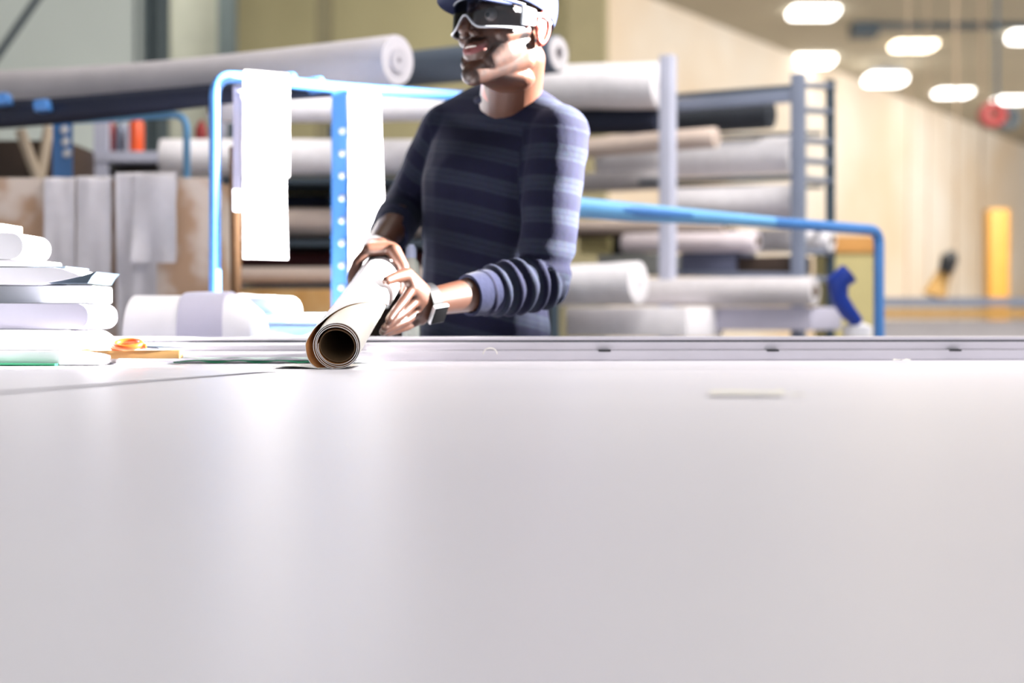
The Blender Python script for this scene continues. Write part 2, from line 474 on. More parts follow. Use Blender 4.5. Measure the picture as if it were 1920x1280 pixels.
# dark edge under the binder
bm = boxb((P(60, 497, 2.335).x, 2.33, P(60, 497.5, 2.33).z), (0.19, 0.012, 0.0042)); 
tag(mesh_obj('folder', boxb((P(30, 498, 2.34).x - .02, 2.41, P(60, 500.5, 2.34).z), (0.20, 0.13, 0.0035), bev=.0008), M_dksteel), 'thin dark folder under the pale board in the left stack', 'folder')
# curled sheets
def prism(name, pts, D, dep, m, lab, cat, grp=None):
    prof = [(P(x, 0, D).x, P(0, y, D).z) for x, y in pts]
    bm = bmesh.new(); extrude_profile(bm, prof, V((0, D, 0)), V((0, 1, 0)), dep)
    return tag(mesh_obj(name, bm, m, None, True, 25), lab, cat, grp)
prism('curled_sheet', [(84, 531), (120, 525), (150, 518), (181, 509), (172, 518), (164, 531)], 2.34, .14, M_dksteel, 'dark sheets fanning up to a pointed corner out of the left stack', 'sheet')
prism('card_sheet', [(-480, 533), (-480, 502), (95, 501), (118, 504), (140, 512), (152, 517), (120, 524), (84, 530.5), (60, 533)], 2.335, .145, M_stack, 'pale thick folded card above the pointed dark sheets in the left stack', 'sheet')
# wooden ruler strip
c = P(225, 665, 2.33)
bm = boxb((P(215, 0, 2.33).x, 2.36, P(0, 665, 2.33).z), (0.20, 0.05, 0.0135), Matrix.Rotation(math.radians(6), 3, 'Z'), 0.001)
tag(mesh_obj('wooden_batten', bm, mat('batten_wood', (.20, .11, .03), .7, scale=10, stretch=(1, 6, 6))), 'ochre wooden batten lying under the orange scissors', 'batten')
mesh_ref = None
# scissors
sc_ = thing('scissors', 'scissors with orange handles and dark blades lying on the wooden batten', 'scissors', P(240, 655, 2.33))
def oval(c, rx, rz, r, n=28, tilt=0.0):
    pts = [c + V((rx * math.cos(a), tilt * rz * math.sin(a), rz * math.sin(a))) for a in [2 * math.pi * k / n for k in range(n + 1)]]
    bm = bmesh.new(); tube(bm, pts, r, 10, cap=False); return bm
mesh_obj('handle', oval(P(240, 645, 2.325), 0.021, 0.0055, 0.0048, tilt=2.6), M_orange, sc_)
mesh_obj('handle', oval(P(232, 650, 2.355), 0.019, 0.0040, 0.0042, tilt=2.4), M_orange, sc_)
bm = bmesh.new(); tube(bm, [P(255, 648, 2.325), P(266, 649, 2.325), P(274, 649, 2.325)], [0.004, 0.0052, 0.0042], 10); mesh_obj('shank', bm, M_orange, sc_)
bm = bmesh.new(); tube(bm, [P(262, 648.5, 2.33), P(300, 650, 2.34), P(352, 652, 2.35)], [0.0045, 0.0040, 0.0008], 8, sy=0.35); mesh_obj('blade', bm, M_dksteel, sc_)
bm = bmesh.new(); tube(bm, [P(262, 650, 2.335), P(305, 653.5, 2.35), P(345, 655, 2.36)], [0.0045, 0.0038, 0.0008], 8, sy=0.35); mesh_obj('blade', bm, M_steel, sc_)
# green edged plastic film
bm = bmesh.new(); rows = []
for j in range(5):
    rows.append([V((P(330, 0, 2.42).x + 0.30 * i / 24, 2.40 + 0.09 * j / 4, TT + 0.0035 + (0.0035 * math.sin(i * 0.55) ** 2) * (1 - j / 4))) for i in range(25)])
grid_solid(bm, rows, 0.0022)
tag(mesh_obj('green_strip', bm, M_green), 'wavy green-edged strip lying flat between the batten and the roll', 'strip')
bm = bmesh.new(); rows = []
for j in range(4):
    rows.append([V((P(300, 0, 2.42).x + 0.36 * i / 24, 2.405 + 0.09 * j / 3, TT + 0.0068 + (0.0035 * math.sin(i * 0.55) ** 2) * (1 - j / 3))) for i in range(25)])
grid_solid(bm, rows, -0.0012)
tag(mesh_obj('plastic_film', bm, M_palegreen), 'pale green film on top of the wavy green strip', 'sheet')

# ------------------------------------------------------------------ bench and bundle behind the rail, left
bench = thing('low_bench', 'low grey bench behind the guide rail carrying the banded bundle', 'bench', (-0.72, 3.0, 0))
mesh_obj('benchtop', boxb((-0.85, 3.02, 0.915), (1.3, 0.42, 0.03), bev=.003), M_ltsteel, bench)
for lx in (-1.42, -0.30):
    for ly in (2.86, 3.18): mesh_obj('leg', boxb((lx, ly, 0.45), (0.04, 0.04, 0.9)), M_steel, bench)
bd = thing('wrapped_bundle', 'white rolled bundle banded with a grey strip behind the scissors', 'bundle', P(345, 638, 2.9))
def bundle_seg(px0, px1, m, name, ex=0.0, top0=551, top1=551):
    bm = bmesh.new(); rings = []; n = 16
    z0 = 0.931
    for i in range(9):
        t = i / 8; px = px0 + (px1 - px0) * t
        top = top0 + (top1 - top0) * t
        if px > 430: top += ((px - 430) / 35) ** 2 * 26
        h = P(px, top, 2.85).z - z0 + ex; x = P(px, 0, 2.85).x
        ring = []
        for k in range(n + 1):
            a = math.pi * k / n
            ca = math.cos(a); sa = math.sin(a)
            ring.append(bm.verts.new(V((x + 0.012 * sa * (px - 340) / 120 * -0.6, 2.98 - 0.105 * (1 + ex * 4) * math.copysign(abs(ca) ** 0.7, ca), z0 + h * abs(sa) ** 0.75 + 0.003 * noise.noise(V((x * 14, a * 1.5, 0)))))))
        rings.append(ring)
    for a, b in zip(rings, rings[1:]):
        for k in range(n): bm.faces.new((a[k], a[k + 1], b[k + 1], b[k]))
        bm.faces.new((a[n], a[0], b[0], b[n]))
    bm.faces.new(rings[0]); bm.faces.new(rings[-1])
    return mesh_obj(name, bm, m, bd)
bundle_seg(222, 466, M_white, 'roll_body')
o = bundle_seg(325, 412, M_lilac, 'band', 0.004, 549, 547); o['label'] = 'lilac grey band around the bundle'
roll('paper_roll', 'small white roll with its end facing us beside the banded bundle', 'roll', (545, 580, 3.28), (430, 572, 3.55), 0.057, M_white, hole=0.34, coremat=M_greyfab)
bn = thing('storage_bin', 'pale blue bin behind the rail, left of the held roll', 'bin', P(545, 1300, 3.45))
mesh_obj('bin_body', boxb((P(540, 0, 3.4).x, 3.42, 0.865), (0.24, 0.26, 0.19), bev=.012), M_palebl, bn)
mesh_obj('rim', boxb((P(540, 0, 3.4).x, 3.42, P(0, 597, 3.3).z), (0.262, 0.28, 0.022), bev=.006), M_palebl, bn)
mesh_obj('stand', boxb((P(540, 0, 3.4).x, 3.42, 0.385), (0.30, 0.28, 0.77)), M_steel, bn)

bt = thing('squeeze_bottle', 'slim pale bottle standing between the right hand and the sweater', 'bottle', V((P(771, 0, 2.715).x, 2.715, TT)))
q = P(771, 0, 2.715); top = P(0, 458, 2.715).z
bm = bmesh.new(); tube(bm, [V((q.x, q.y, z)) for z in (TT + .001, TT + .006, top - .055, top - .035, top - .024)], [.0150, .0165, .0165, .0145, .008], 20); mesh_obj('bottle_body', bm, mat('milky_plastic', (.50, .54, .48), .25), bt)
bm = bmesh.new(); tube(bm, [V((q.x, q.y, top - .026)), V((q.x, q.y, top - .008)), V((q.x, q.y, top))], [.0105, .0100, .005], 16); mesh_obj('cap', bm, mat('pale_blue_cap', (.45, .52, .72), .4), bt)

# ------------------------------------------------------------------ blue rack, left
rk = thing('blue_rack', 'blue tubular rack on the left with draped white strips and a long roll on top', 'rack', P(403, 1400, 3.4) * 1.0)
rk.location.z = 0
def post(px, pyt, D, r, m, par, pyb=None):
    a = P(px, pyt, D); b = V((a.x, a.y, 0.0)) if pyb is None else P(px, pyb, D)
    bm = bmesh.new(); tube(bm, [b, a], r, 16); return mesh_obj('post', bm, m, par)
a = P(403, 141, 3.30)
bm = bmesh.new()
tube(bm, bend([V((a.x, a.y, 0)), a, P(640, 166, 3.52), P(965, 187, 3.75)], 0.05), 0.0135, 16)
mesh_obj('hoop', bm, M_blue, rk)
# perforated angle post
def perforated(px, pyt, D, w, par, name='perforated_post', m=M_blue):
    a = P(px, pyt, D); bm = bmesh.new()
    box(bm, V((a.x, a.y, a.z / 2)), (w, 0.004, a.z)); box(bm, V((a.x - w / 2, a.y + w / 2, a.z / 2)), (0.004, w, a.z))
    o = mesh_obj(name, bm, m, par, False)
    return o, a
M_shine = mat('bare_metal', (0.85, 0.87, 0.9), 0.25, metal=0.4)
o, a = perforated(637, 168, 3.50, 0.036, rk, m=M_blue)
def hole_glint(c, r):  # bright dome added to stand for a highlight at a post perforation
    bm = bmesh.new(); q = bmesh.ops.create_uvsphere(bm, u_segments=14, v_segments=8, radius=r)
    bmesh.ops.transform(bm, matrix=Matrix.Translation(c) @ Matrix.Diagonal((1, .5, 1, 1)), verts=q['verts']); mesh_obj('hole_glint', bm, M_shine, rk)
for k in range(9): hole_glint(V((a.x + .006, a.y - .004, P(0, 245 + 42 * k, 3.49).z)), 0.0085)
o, a = perforated(118, 214, 4.42, 0.060, rk, m=M_blue)
for k in range(3): hole_glint(V((a.x + .006 + .004 * k, a.y - .006, P(0, 243 + 22 * k, 4.41).z)), 0.014)
# cross beam carrying the long roll
bm = bmesh.new(); tube(bm, [P(-60, 222, 4.35), P(420, 178, 3.75), P(640, 172, 3.52)], [0.034, 0.024, 0.012], 12, sx=0.6); mesh_obj('cross_beam', bm, M_navy, rk)
for px, py, D in ((6, 187, 4.15), (80, 199, 4.08), (540, 152, 3.52), (592, 160, 3.50)):
    mesh_obj('bracket', boxb(P(px, py, D), (0.042, 0.05, 0.034), Matrix.Rotation(-0.15, 3, 'Y'), 0.008), M_blue, rk)
roll('fabric_roll', 'long pale grey roll lying on top of the blue rack at upper left', 'roll', (746, 113, 3.76), (-120, 172, 4.95), 0.134, mat('pale_grey_vinyl', (.60, .565, .59), .5), hole=0.50, wob=0.03, sag=0.02, coremat=mat('grey_core', (.50, .47, .50), .7), wall=0.20)
roll('fabric_roll', 'dark navy roll slung under the long pale roll at upper left', 'roll', (440, 172, 3.95), (-160, 222, 4.55), 0.060, M_navy, sag=0.012, d2=0.10)
# draped strips
def drape(px0, px1, pyt, pyb, D, back, lab, m, flare=None, name='draped_strip', grp=None, wave=0.01, rr=0.018, skew=0.0, turn=0.0):
    a = P(px0, pyt, D); w = P(px1, pyt, D) - a; w.y += skew + w.x * turn
    zb = P(0, pyb, D).z; path = []
    for k in range(7): path.append(V((a.x, a.y + 2 * rr + 0.004, a.z - back + (back - rr) * k / 6)))
    for k in range(1, 8):
        t = math.pi * k / 8; path.append(V((a.x, a.y + rr + rr * math.cos(t), a.z - rr + rr * math.sin(t))))
    for k in range(13): path.append(V((a.x, a.y, a.z - rr - (a.z - rr - zb) * k / 12)))
    bm = bmesh.new(); strip_drape(bm, path, w, 0.003, flare, wave, seed=px0)
    return tag(mesh_obj(name, bm, m), lab, 'strip', grp)
drape(457, 530, 129, 484, 3.285, 0.24, 'bright white strip draped over the blue hoop, nearest and widest one', M_white, flare=lambda t: (0, 1 + 0.04 * max(0, (t - .85) / .15)), wave=0.006, rr=0.02, turn=.55)
drape(655, 706, 163, 575, 3.47, 0.2, 'white strip hanging beside the perforated blue post, behind the held roll', M_white, flare=lambda t: (0, 1 + 0.35 * max(0, (t - .45) / .55)), wave=0.006, rr=0.02, turn=.55)
drape(438, 452, 158, 395, 3.36, 0.1, 'narrow strip hanging edge-on behind the bright white strip', M_lilac, wave=0.004, rr=0.006, skew=0.01)
bm = bmesh.new(); q_ = P(440, 275, 3.7); tube(bm, [V((P(448, 0, 3.7).x, 3.7, 0)), q_], 0.014); tag(mesh_obj('cardboard_tube', bm, mat('brown_tube', (.12, .055, .018), .8)), 'brown tube leaning upright behind the white draped strip', 'tube')

# thin blue hoop behind
hb = thing('blue_hoop_stand', 'thin light blue tube stand behind the grey draped cloths', 'stand', P(348, 1500, 4.3) * 1.0); hb.location.z = 0
b_ = P(350, 214, 4.3); bm = bmesh.new(); tube(bm, bend([P(130, 226, 4.44), b_, V((b_.x, b_.y, 0))], 0.05), 0.011); mesh_obj('hoop', bm, M_ltblue, hb)
bm = bmesh.new(); tube(bm, [V((b_.x, b_.y, .02)), V((b_.x, b_.y - .25, .02))], 0.014); mesh_obj('foot', bm, M_ltblue, hb)

# cardboard crate with grey cloths
cb = thing('cardboard_crate', 'big worn brown cardboard crate at the left with grey cloths draped over it', 'crate', (P(190, 0, 4.0).x, 4.05, 0))
x0 = P(-80, 0, 3.9).x; x1 = P(392, 0, 3.9).x; zt = P(0, 333, 3.9).z
mesh_obj('front_panel', boxb(((x0 + x1) / 2, 3.905, zt / 2), (x1 - x0, 0.01, zt), bev=.002), M_card, cb)
mesh_obj('back_panel', boxb(((x0 + x1) / 2, 4.28, zt / 2), (x1 - x0, 0.01, zt), bev=.002), M_card, cb)
mesh_obj('side_panel', boxb((x0, 4.09, zt / 2), (0.01, 0.37, zt)), M_card, cb)
mesh_obj('side_panel', boxb((x1, 4.09, zt / 2), (0.01, 0.37, zt)), M_card, cb)
mesh_obj('flap', boxb(((x0 + x1) / 2, 4.18, zt + .004), (x1 - x0 - .02, 0.19, 0.006), Matrix.Rotation(.03, 3, 'X')), M_card, cb)
drape(82, 140, 331, 560, 3.875, 0.1, 'leftmost grey cloth hanging over the cardboard crate', M_greyfab, name='draped_cloth', grp='grey cloths over the crate', wave=0.012, rr=0.016)
drape(143, 208, 329, 572, 3.872, 0.1, 'middle grey cloth hanging over the cardboard crate', M_greyfab, name='draped_cloth', grp='grey cloths over the crate', wave=0.012, rr=0.017)
drape(211, 292, 322, 640, 3.865, 0.1, 'long right-hand grey cloth on the crate, under the folded piece', M_greyfab, name='draped_cloth', grp='grey cloths over the crate', flare=lambda t: (0 + 0.12 * t, 1 - .1 * t), wave=0.03, rr=0.018)
drape(246, 322, 321, 492, 3.845, 0.1, 'short white-edged cloth folded over the right grey cloth on the crate', M_greyfab, name='draped_cloth', grp='grey cloths over the crate', flare=lambda t: (0.06 * math.sin(t * 3), 1 + .08 * t), wave=0.03, rr=0.02)
# dark tub with two tubes crossing as a V
tb = thing('dark_tub', 'dark tub behind the cardboard crate at the far left', 'tub', (P(50, 0, 4.9).x, 4.9, 0))
mesh_obj('tub_body', boxb((P(50, 0, 4.9).x, 4.95, P(0, 270, 4.9).z / 2), (0.36, 0.35, P(0, 270, 4.9).z), bev=.02), M_dkbrown, tb)
for k, (p0, p1, lab) in enumerate((((80, 360, 4.72), (38, 245, 4.74), 'beige tube leaning left against the dark tub'), ((70, 360, 4.74), (92, 238, 4.78), 'beige tube leaning right against the dark tub'))):
    bm = bmesh.new(); hollow(bm, P(*p0), P(*p1), 0.018, 0.012, seg=18, nl=3); tag(mesh_obj('cardboard_tube', bm, mat('beige_tube%d' % k, (.42, .34, .25), .8)), lab, 'tube', 'tubes leaning on the dark tub')
mesh_obj('ledge', boxb((P(70, 0, 4.73).x, 4.73, P(0, 364, 4.73).z - .01), (0.30, 0.11, 0.02)), M_dkbrown, tb)
# background shelf unit with the orange and red things
su = thing('steel_shelf', 'grey steel shelf unit behind the crate holding the orange canister', 'shelf', (P(250, 0, 5.2).x, 5.2, 0))
for px, w in ((191, 0.050), (415, 0.035)):
    c = P(px, 205, 5.1); mesh_obj('post', boxb((c.x, c.y, c.z / 2), (w, 0.03, c.z)), M_ltsteel, su)
for px, w in ((191, 0.030), (415, 0.03)):
    c = P(px, 205, 5.1); mesh_obj('post', boxb((c.x, c.y + .38, c.z / 2), (w, 0.03, c.z)), M_ltsteel, su)
zs = P(0, 294, 5.1).z
mesh_obj('shelf_board', boxb((P(303, 0, 5.3).x, 5.28, zs), (0.46, 0.40, 0.036)), M_ltsteel, su)
mesh_obj('shelf_board', boxb((P(303, 0, 5.3).x, 5.28, zs - .45), (0.46, 0.40, 0.036)), M_ltsteel, su)
def canister(px, py0, py1, D, r, m, lab, name='canister', cat='canister', grp=None):
    a = P(px, py0, D); b = P(px, py1, D)
    t = thing(name, lab, cat, b, grp)
    bm = bmesh.new(); h = a.z - b.z
    tube(bm, [b, b + V((0, 0, h * .06)), b + V((0, 0, h * .75)), b + V((0, 0, h * .9))], [r * .94, r, r, r * .55], 20); mesh_obj('canister_body', bm, m, t)
    bm = bmesh.new(); tube(bm, [b + V((0, 0, h * .9)), a], r * .45, 14); mesh_obj('cap', bm, m, t)
    return t
zsh = (zs + .018)
def pyz(z, D): return HZ - (z - CZ) * F / D
canister(256, 214, pyz(zsh, 5.15), 5.15, 0.026, mat('orange_red', (.8, .10, .02), .4), 'bright orange-red canister standing on the grey shelf')
canister(226, 225, pyz(zsh, 5.2), 5.2, 0.020, M_steel, 'slim grey canister left of the orange-red one on the shelf')
canister(208, 220, pyz(zsh, 5.25), 5.25, 0.016, M_red, 'narrow dark red canister beside the shelf post')
canister(377, 226, pyz(zsh, 5.2), 5.2, 0.022, M_red, 'dark red canister at the right end of the grey shelf, by the blue hoop')
bx = tag(mesh_obj('storage_box', boxb((P(250, 0, 5.2).x, 5.3, zs - .018 - .012 - 0.07), (0.22, 0.2, 0.14), bev=.005), M_dkbrown), 'dark box on the lower part of the grey shelf unit', 'box')

# ------------------------------------------------------------------ middle rack with horizontal rolls
mr = thing('roll_rack', 'middle storage rack of stacked rolls behind the white strips and the worker', 'rack', (P(600, 0, 5.0).x, 5.0, 0))
for px in (440, 625, 1040):
    for dy in (0.0, 0.42):
        c = P(px, 250, 5.06 + dy); mesh_obj('post', boxb((P(px, 0, 5.06).x, 5.06 + dy, 0.83), (0.03, 0.03, 1.66)), M_dksteel, mr)
LV = [338, 452, 536]
for py in LV:
    z = P(0, py, 4.9).z
    mesh_obj('shelf_board', boxb((P(740, 0, 5).x, 5.0, z - .012), (P(1040, 0, 5).x - P(440, 0, 5).x, 0.44, 0.02)), M_dksteel, mr)
mesh_obj('back_panel', boxb((P(740, 0, 5).x, 5.30, 0.80), (P(1040, 0, 5).x - P(440, 0, 5).x, 0.01, 1.2)), M_dkbrown, mr)
roll('fabric_roll', 'thick white roll on the top shelf of the middle rack', 'roll', (302, 296, 4.78), (1000, 296, 4.88), 0.128, M_whitefab, group='rolls in the middle rack', sag=.0, wob=.04)
roll('fabric_roll', 'white roll above the middle rack, resting just under the blue bar', 'roll', (395, 203, 4.2), (1000, 196, 4.75), 0.088, M_whitefab, group='rolls in the middle rack', d2=.10)
roll('fabric_roll', 'slate grey roll behind the worker’s head with its white ring end beside his neck', 'roll', (1046, 101, 4.40), (560, 150, 5.0), 0.118, M_slate, hole=0.90, group=None, coremat=M_greyfab, wall=0.42, wob=.02)
roll('fabric_roll', 'beige pink roll on the second shelf of the middle rack', 'roll', (415, 416, 4.85), (1020, 418, 4.9), 0.096, M_beige, group='rolls in the middle rack')
roll('fabric_roll', 'dark maroon roll in the middle rack below the beige pink one', 'roll', (420, 487, 4.9), (1010, 487, 4.95), 0.062, M_maroon, group='rolls in the middle rack')
roll('fabric_roll', 'pale beige roll low in the middle rack above the tan box', 'roll', (415, 517, 4.8), (1010, 516, 4.85), 0.060, M_beige, group='rolls in the middle rack')
roll('fabric_roll', 'narrow dark roll under the thick white roll of the middle rack', 'roll', (430, 378, 5.1), (1010, 376, 5.15), 0.045, M_navy, group='rolls in the middle rack')
roll('fabric_roll', 'olive yellow roll lying behind the narrow dark roll of the middle rack', 'roll', (470, 358, 5.16), (800, 352, 5.2), 0.05, M_olive, group='rolls in the middle rack')
tag(mesh_obj('tan_box', boxb((P(535, 0, 4.7).x, 4.80, P(0, 565, 4.7).z - .03), (0.36, 0.3, 0.14), bev=.006), M_tan), 'long tan box at the bottom of the middle rack behind the small white roll', 'box')
mesh_obj('low_shelf', boxb((P(560, 0, 4.7).x, 4.82, 0.845), (0.62, 0.36, 0.02)), M_dksteel, mr)
for px in (430, 690): mesh_obj('post', boxb((P(px, 0, 4.7).x, 4.82, 0.42), (0.03, 0.3, 0.84)), M_dksteel, mr)

# ------------------------------------------------------------------ blue bar, right
br = thing('blue_barrier', 'long blue tube barrier on the right with a bent corner post', 'rack', P(1640, 1500, 4.4) * 1.0); br.location.z = 0
e = P(1648, 432, 4.35); s0 = P(1000, 382, 3.55)
bm = bmesh.new(); tube(bm, bend([s0, P(1450, 417, 4.05), e, V((e.x, e.y, 0))], 0.045), 0.0165, 16); mesh_obj('rail', bm, M_blue, br)
bm = bmesh.new(); tube(bm, [P(1030, 384, 3.58), P(1190, 398, 3.76), P(1450, 416, 4.04)], [0.027, 0.025, 0.014], 18); o = mesh_obj('sleeve', bm, M_ltblue, br); o['label'] = 'light blue padded sleeve on the rail'
bm = bmesh.new(); tube(bm, [s0, V((s0.x, s0.y, 0))], 0.0165, 16); mesh_obj('post', bm, M_blue, br)

# ------------------------------------------------------------------ grey rack on the right
X0, D0 = P(1497, 0, 5.5).x, 5.5
def DB(px, off=0.0):
    m = (px - 960) / F; d0 = D0 + off
    k = (X0 + off * 0.66 - m * d0) / (0.832 + 0.555 * m)
    return d0 + 0.555 * k
def PB(px, py, off=0.0): return P(px, py, DB(px, off))
gr = thing('grey_rack', 'tall grey steel rack of rolls on the right of the worker', 'rack', (X0, D0, 0))
rotv = Matrix((-Vv, U, V((0, 0, 1)))).transposed()
def gpost(px, pyt, w, m, off=0.0):
    a = PB(px, pyt, off); mesh_obj('post', boxb((a.x, a.y, a.z / 2), (w, w * .8, a.z), rotv, .004), m, gr); return a
gpost(1252, 104, 0.055, M_ltsteel, -0.3)
gpost(1497, 138, 0.050, M_steel)
gpost(1557, 150, 0.034, M_dksteel, 0.30)
gpost(1010, 104, 0.05, M_steel); gpost(1040, 120, 0.04, M_steel, 0.30)
def gbeam(a, b, h, m, off=0.0, w=0.03, name='beam'):
    A, B = PB(*a, off), PB(*b, off); mid = (A + B) / 2; d = (B - A); L = d.length; d.normalize()
    n = V((-d.y, d.x, 0)).normalized(); up = d.cross(n)
    rot = Matrix((d, n, up)).transposed()
    return mesh_obj(name, boxb(mid, (L, w, h), rot, .003), m, gr)
gbeam((1260, 198), (1497, 178), 0.050, M_steel); gbeam((1262, 180), (1497, 162), 0.016, M_dksteel)
gbeam((1010, 206), (1250, 196), 0.03, M_steel)
gbeam((1060, 282), (1250, 272), 0.02, M_dksteel, -0.1)
gbeam((1200, 342), (1497, 332), 0.020, M_dksteel)
gbeam((1170, 512), (1500, 516), 0.020, M_steel)
gbeam((1060, 440), (1380, 434), 0.030, M_dkbrown, 0.0)
gbeam((1180, 350), (1540, 350), 0.014, M_dksteel, .3); gbeam((1180, 258), (1540, 250), 0.014, M_dksteel, .3); gbeam((1180, 436), (1540, 438), 0.014, M_dksteel, .3); gbeam((1180, 526), (1540, 520), 0.014, M_dksteel, .3)
def rung(py):
    A = PB(1497, py); B = PB(1557, py + 5, 0.30); bm = bmesh.new(); tube(bm, [A, B], 0.013, 10); mesh_obj('rung', bm, M_steel, gr)
for py in (158, 205, 262, 300, 335, 420, 470, 520): rung(py)
G = 'rolls in the grey rack'
def groll(lab, px0, px1, py0, py1, d, m, off=0.15, **kw):
    return roll('fabric_roll', lab, 'roll', (px1, py1, DB(px1, off)), (px0, py0, DB(px0, off)), d, m, group=G, **kw)
groll('thick white roll on top of the grey rack, right of the worker’s neck', 1000, 1242, 164, 160, 0.185, M_whitefab, -0.1)
groll('near-black roll under the thick white top roll of the grey rack', 1000, 1240, 232, 226, 0.105, M_navy, -0.05)
groll('charcoal roll under the upper beam of the grey rack, square dark end', 1255, 1446, 228, 214, 0.115, M_char, 0.12, hole=.25, coremat=M_char)
groll('pale beige roll ending left of the grey rack upper centre', 1050, 1343, 282, 257, 0.080, M_beige, -0.12, hole=.3, coremat=M_beige)
groll('fat white roll in the middle of the grey rack above the thin dark beam', 1130, 1486, 305, 290, 0.150, M_whitefab, 0.15)
groll('grey soft roll low behind the worker’s sleeve in the grey rack', 1050, 1262, 345, 335, 0.085, M_greyfab, 0.10)
groll('fat white roll under the thin dark beam of the grey rack', 1255, 1500, 384, 378, 0.140, M_whitefab, 0.15)
groll('beige roll seen under the blue sleeve beside the worker', 1040, 1358, 424, 424, 0.050, M_beige, -0.1)
groll('white roll below the blue bar, left part of the grey rack', 1172, 1420, 456, 452, 0.085, mat('pinkish_fabric', (.74, .66, .68), .8), 0.0)
groll('white roll behind the blue bar with its end between the two posts', 1380, 1560, 452, 450, 0.095, M_whitefab, 0.25)
groll('fat white roll low at left of the grey rack with rounded end', 1040, 1198, 536, 530, 0.150, M_whitefab, -0.6, hole=.2, coremat=M_whitefab)
groll('long pale roll on the lowest level of the grey rack', 1040, 1528, 548, 546, 0.105, M_greyfab, -0.3)
def gbox(name, lab, cat, px0, px1, py0, py1, m, off=0.0, dep=.2, grp=None):
    A, B = PB(px0, py1, off), PB(px1, py1, off); z1 = PB(px0, py0, off).z; mid = (A + B) / 2
    z0 = min(A.z, B.z); L = (B - A).length
    return tag(mesh_obj(name, boxb((mid.x + U.x * dep / 2, mid.y + U.y * dep / 2, (z0 + z1) / 2), (L, dep, z1 - z0), rotv, .006), m), lab, cat, grp)
gbox('blue_grey_box', 'blue-grey box standing right of the light post in the grey rack', 'box', 1275, 1378, 474, 508, mat('blue_grey_card', (.12, .13, .20), .7))
gbox('dark_crate', 'dark crate right of the blue-grey box in the grey rack', 'crate', 1382, 1485, 482, 512, M_dkbrown, 0.02)
gbox('olive_box', 'olive box low in the grey rack just right of the worker’s back', 'box', 1085, 1140, 446, 475, M_olive, 0.02)
gbox('dark_crate', 'black crate between the olive box and the white rolls', 'crate', 1145, 1170, 436, 478, M_black, 0.05)
gbox('grey_carton', 'grey carton left of the light post of the grey rack', 'carton', 1120, 1235, 478, 512, mat('grey_card', (.28, .29, .27), .8), -0.05)
gbox('lilac_carton', 'long lilac-grey carton standing under the lowest pale roll', 'carton', 1312, 1522, 576, 618, M_lilac, -0.3, dep=.3)
gbox('white_carton', 'white carton under the lowest pale roll, next to the worker', 'carton', 1060, 1288, 576, 630, M_whitefab, -0.5, dep=.3)
# low pallet table behind the rail on the right
pt = thing('packing_table', 'low grey packing table behind the rail at right', 'table', (1.75, 4.62, 0))
mesh_obj('tabletop', boxb((1.75, 4.62, P(0, 634, 4.6).z - .02), (2.7, 0.5, 0.03), bev=.004), mat('grey_laminate', (.45, .43, .42), .5), pt)
for lx in (.48, 3.02):
    for ly in (4.42, 4.82): mesh_obj('leg', boxb((lx, ly, 0.43), (0.05, 0.05, 0.85)), M_steel, pt)
# white small items on it
canister(1608, 604, 632, 4.45, 0.045, M_white, 'white round lump at the foot of the blue bent hose', name='round_pot', cat='pot')
bm = bmesh.new(); tube(bm, [P(1592, 512, 4.42), P(1570, 530, 4.42), P(1574, 560, 4.42), P(1590, 585, 4.42), P(1608, 604, 4.43)], [0.034, 0.036, 0.028, 0.026, 0.020], 16)
tag(mesh_obj('bent_hose', bm, mat('deep_blue_plastic', (.01, .04, .30), .4)), 'deep blue bent hose standing inside the corner of the blue barrier', 'hose')
# yellowish cupboard behind barrier
cp = thing('yellow_cupboard', 'ochre yellow cupboard behind the blue barrier corner', 'cupboard', (P(1605, 0, 7.4).x, 7.5, 0))
mesh_obj('cupboard_body', boxb((P(1605, 0, 7.4).x, 7.6, P(0, 452, 7.4).z / 2), (0.27, 0.4, P(0, 452, 7.4).z), bev=.01), M_olive, cp)
mesh_obj('door_panel', boxb((P(1605, 0, 7.4).x, 7.395, P(0, 452, 7.4).z / 2 - .03), (0.24, 0.012, P(0, 470, 7.4).z - .1), bev=.004), M_olive, cp)
mesh_obj('top_band', boxb((P(1605, 0, 7.4).x, 7.39, P(0, 458, 7.4).z), (0.26, 0.02, 0.085), bev=.004), mat('orange_band', (.62, .30, .08), .7), cp)

# ------------------------------------------------------------------ far things at right
wb = thing('workbench', 'long dark workbench far back on the right', 'bench', (P(1800, 0, 10).x, 10.3, 0))
mesh_obj('benchtop', boxb((P(1840, 0, 10).x, 10.4, P(0, 566, 10).z), (1.7, 0.8, 0.06)), M_steel, wb)
mesh_obj('drawer_front', boxb((P(1840, 0, 10).x, 10.02, P(0, 585, 10).z - .01), (1.66, 0.03, 0.06)), M_ochre, wb)
mesh_obj('plinth', boxb((P(1840, 0, 10).x, 10.4, 0.48), (1.6, 0.7, 0.96)), M_greyfab, wb)
mc = thing('machine_part', 'dark and brown tilted machine part standing on the far workbench', 'machine', P(1765, 556, 10.2))
bm = bmesh.new(); tube(bm, [P(1752, 556, 10.2), P(1764, 525, 10.2), P(1776, 500, 10.2)], [0.09, 0.06, 0.05], 12); mesh_obj('machine_body', bm, M_ochre, mc)
bm = bmesh.new(); tube(bm, [P(1772, 510, 10.15), P(1780, 485, 10.15), P(1788, 472, 10.15)], [0.05, 0.065, 0.03], 12); mesh_obj('machine_head', bm, M_black, mc)
bm = bmesh.new(); tube(bm, [P(1868, 1, 13), P(1868, 0, 13)], .1)
bm.free()
c = P(1868, 392, 13.0)
yc = thing('yellow_post', 'tall yellow column by the far wall at right', 'column', (c.x, c.y, 0))
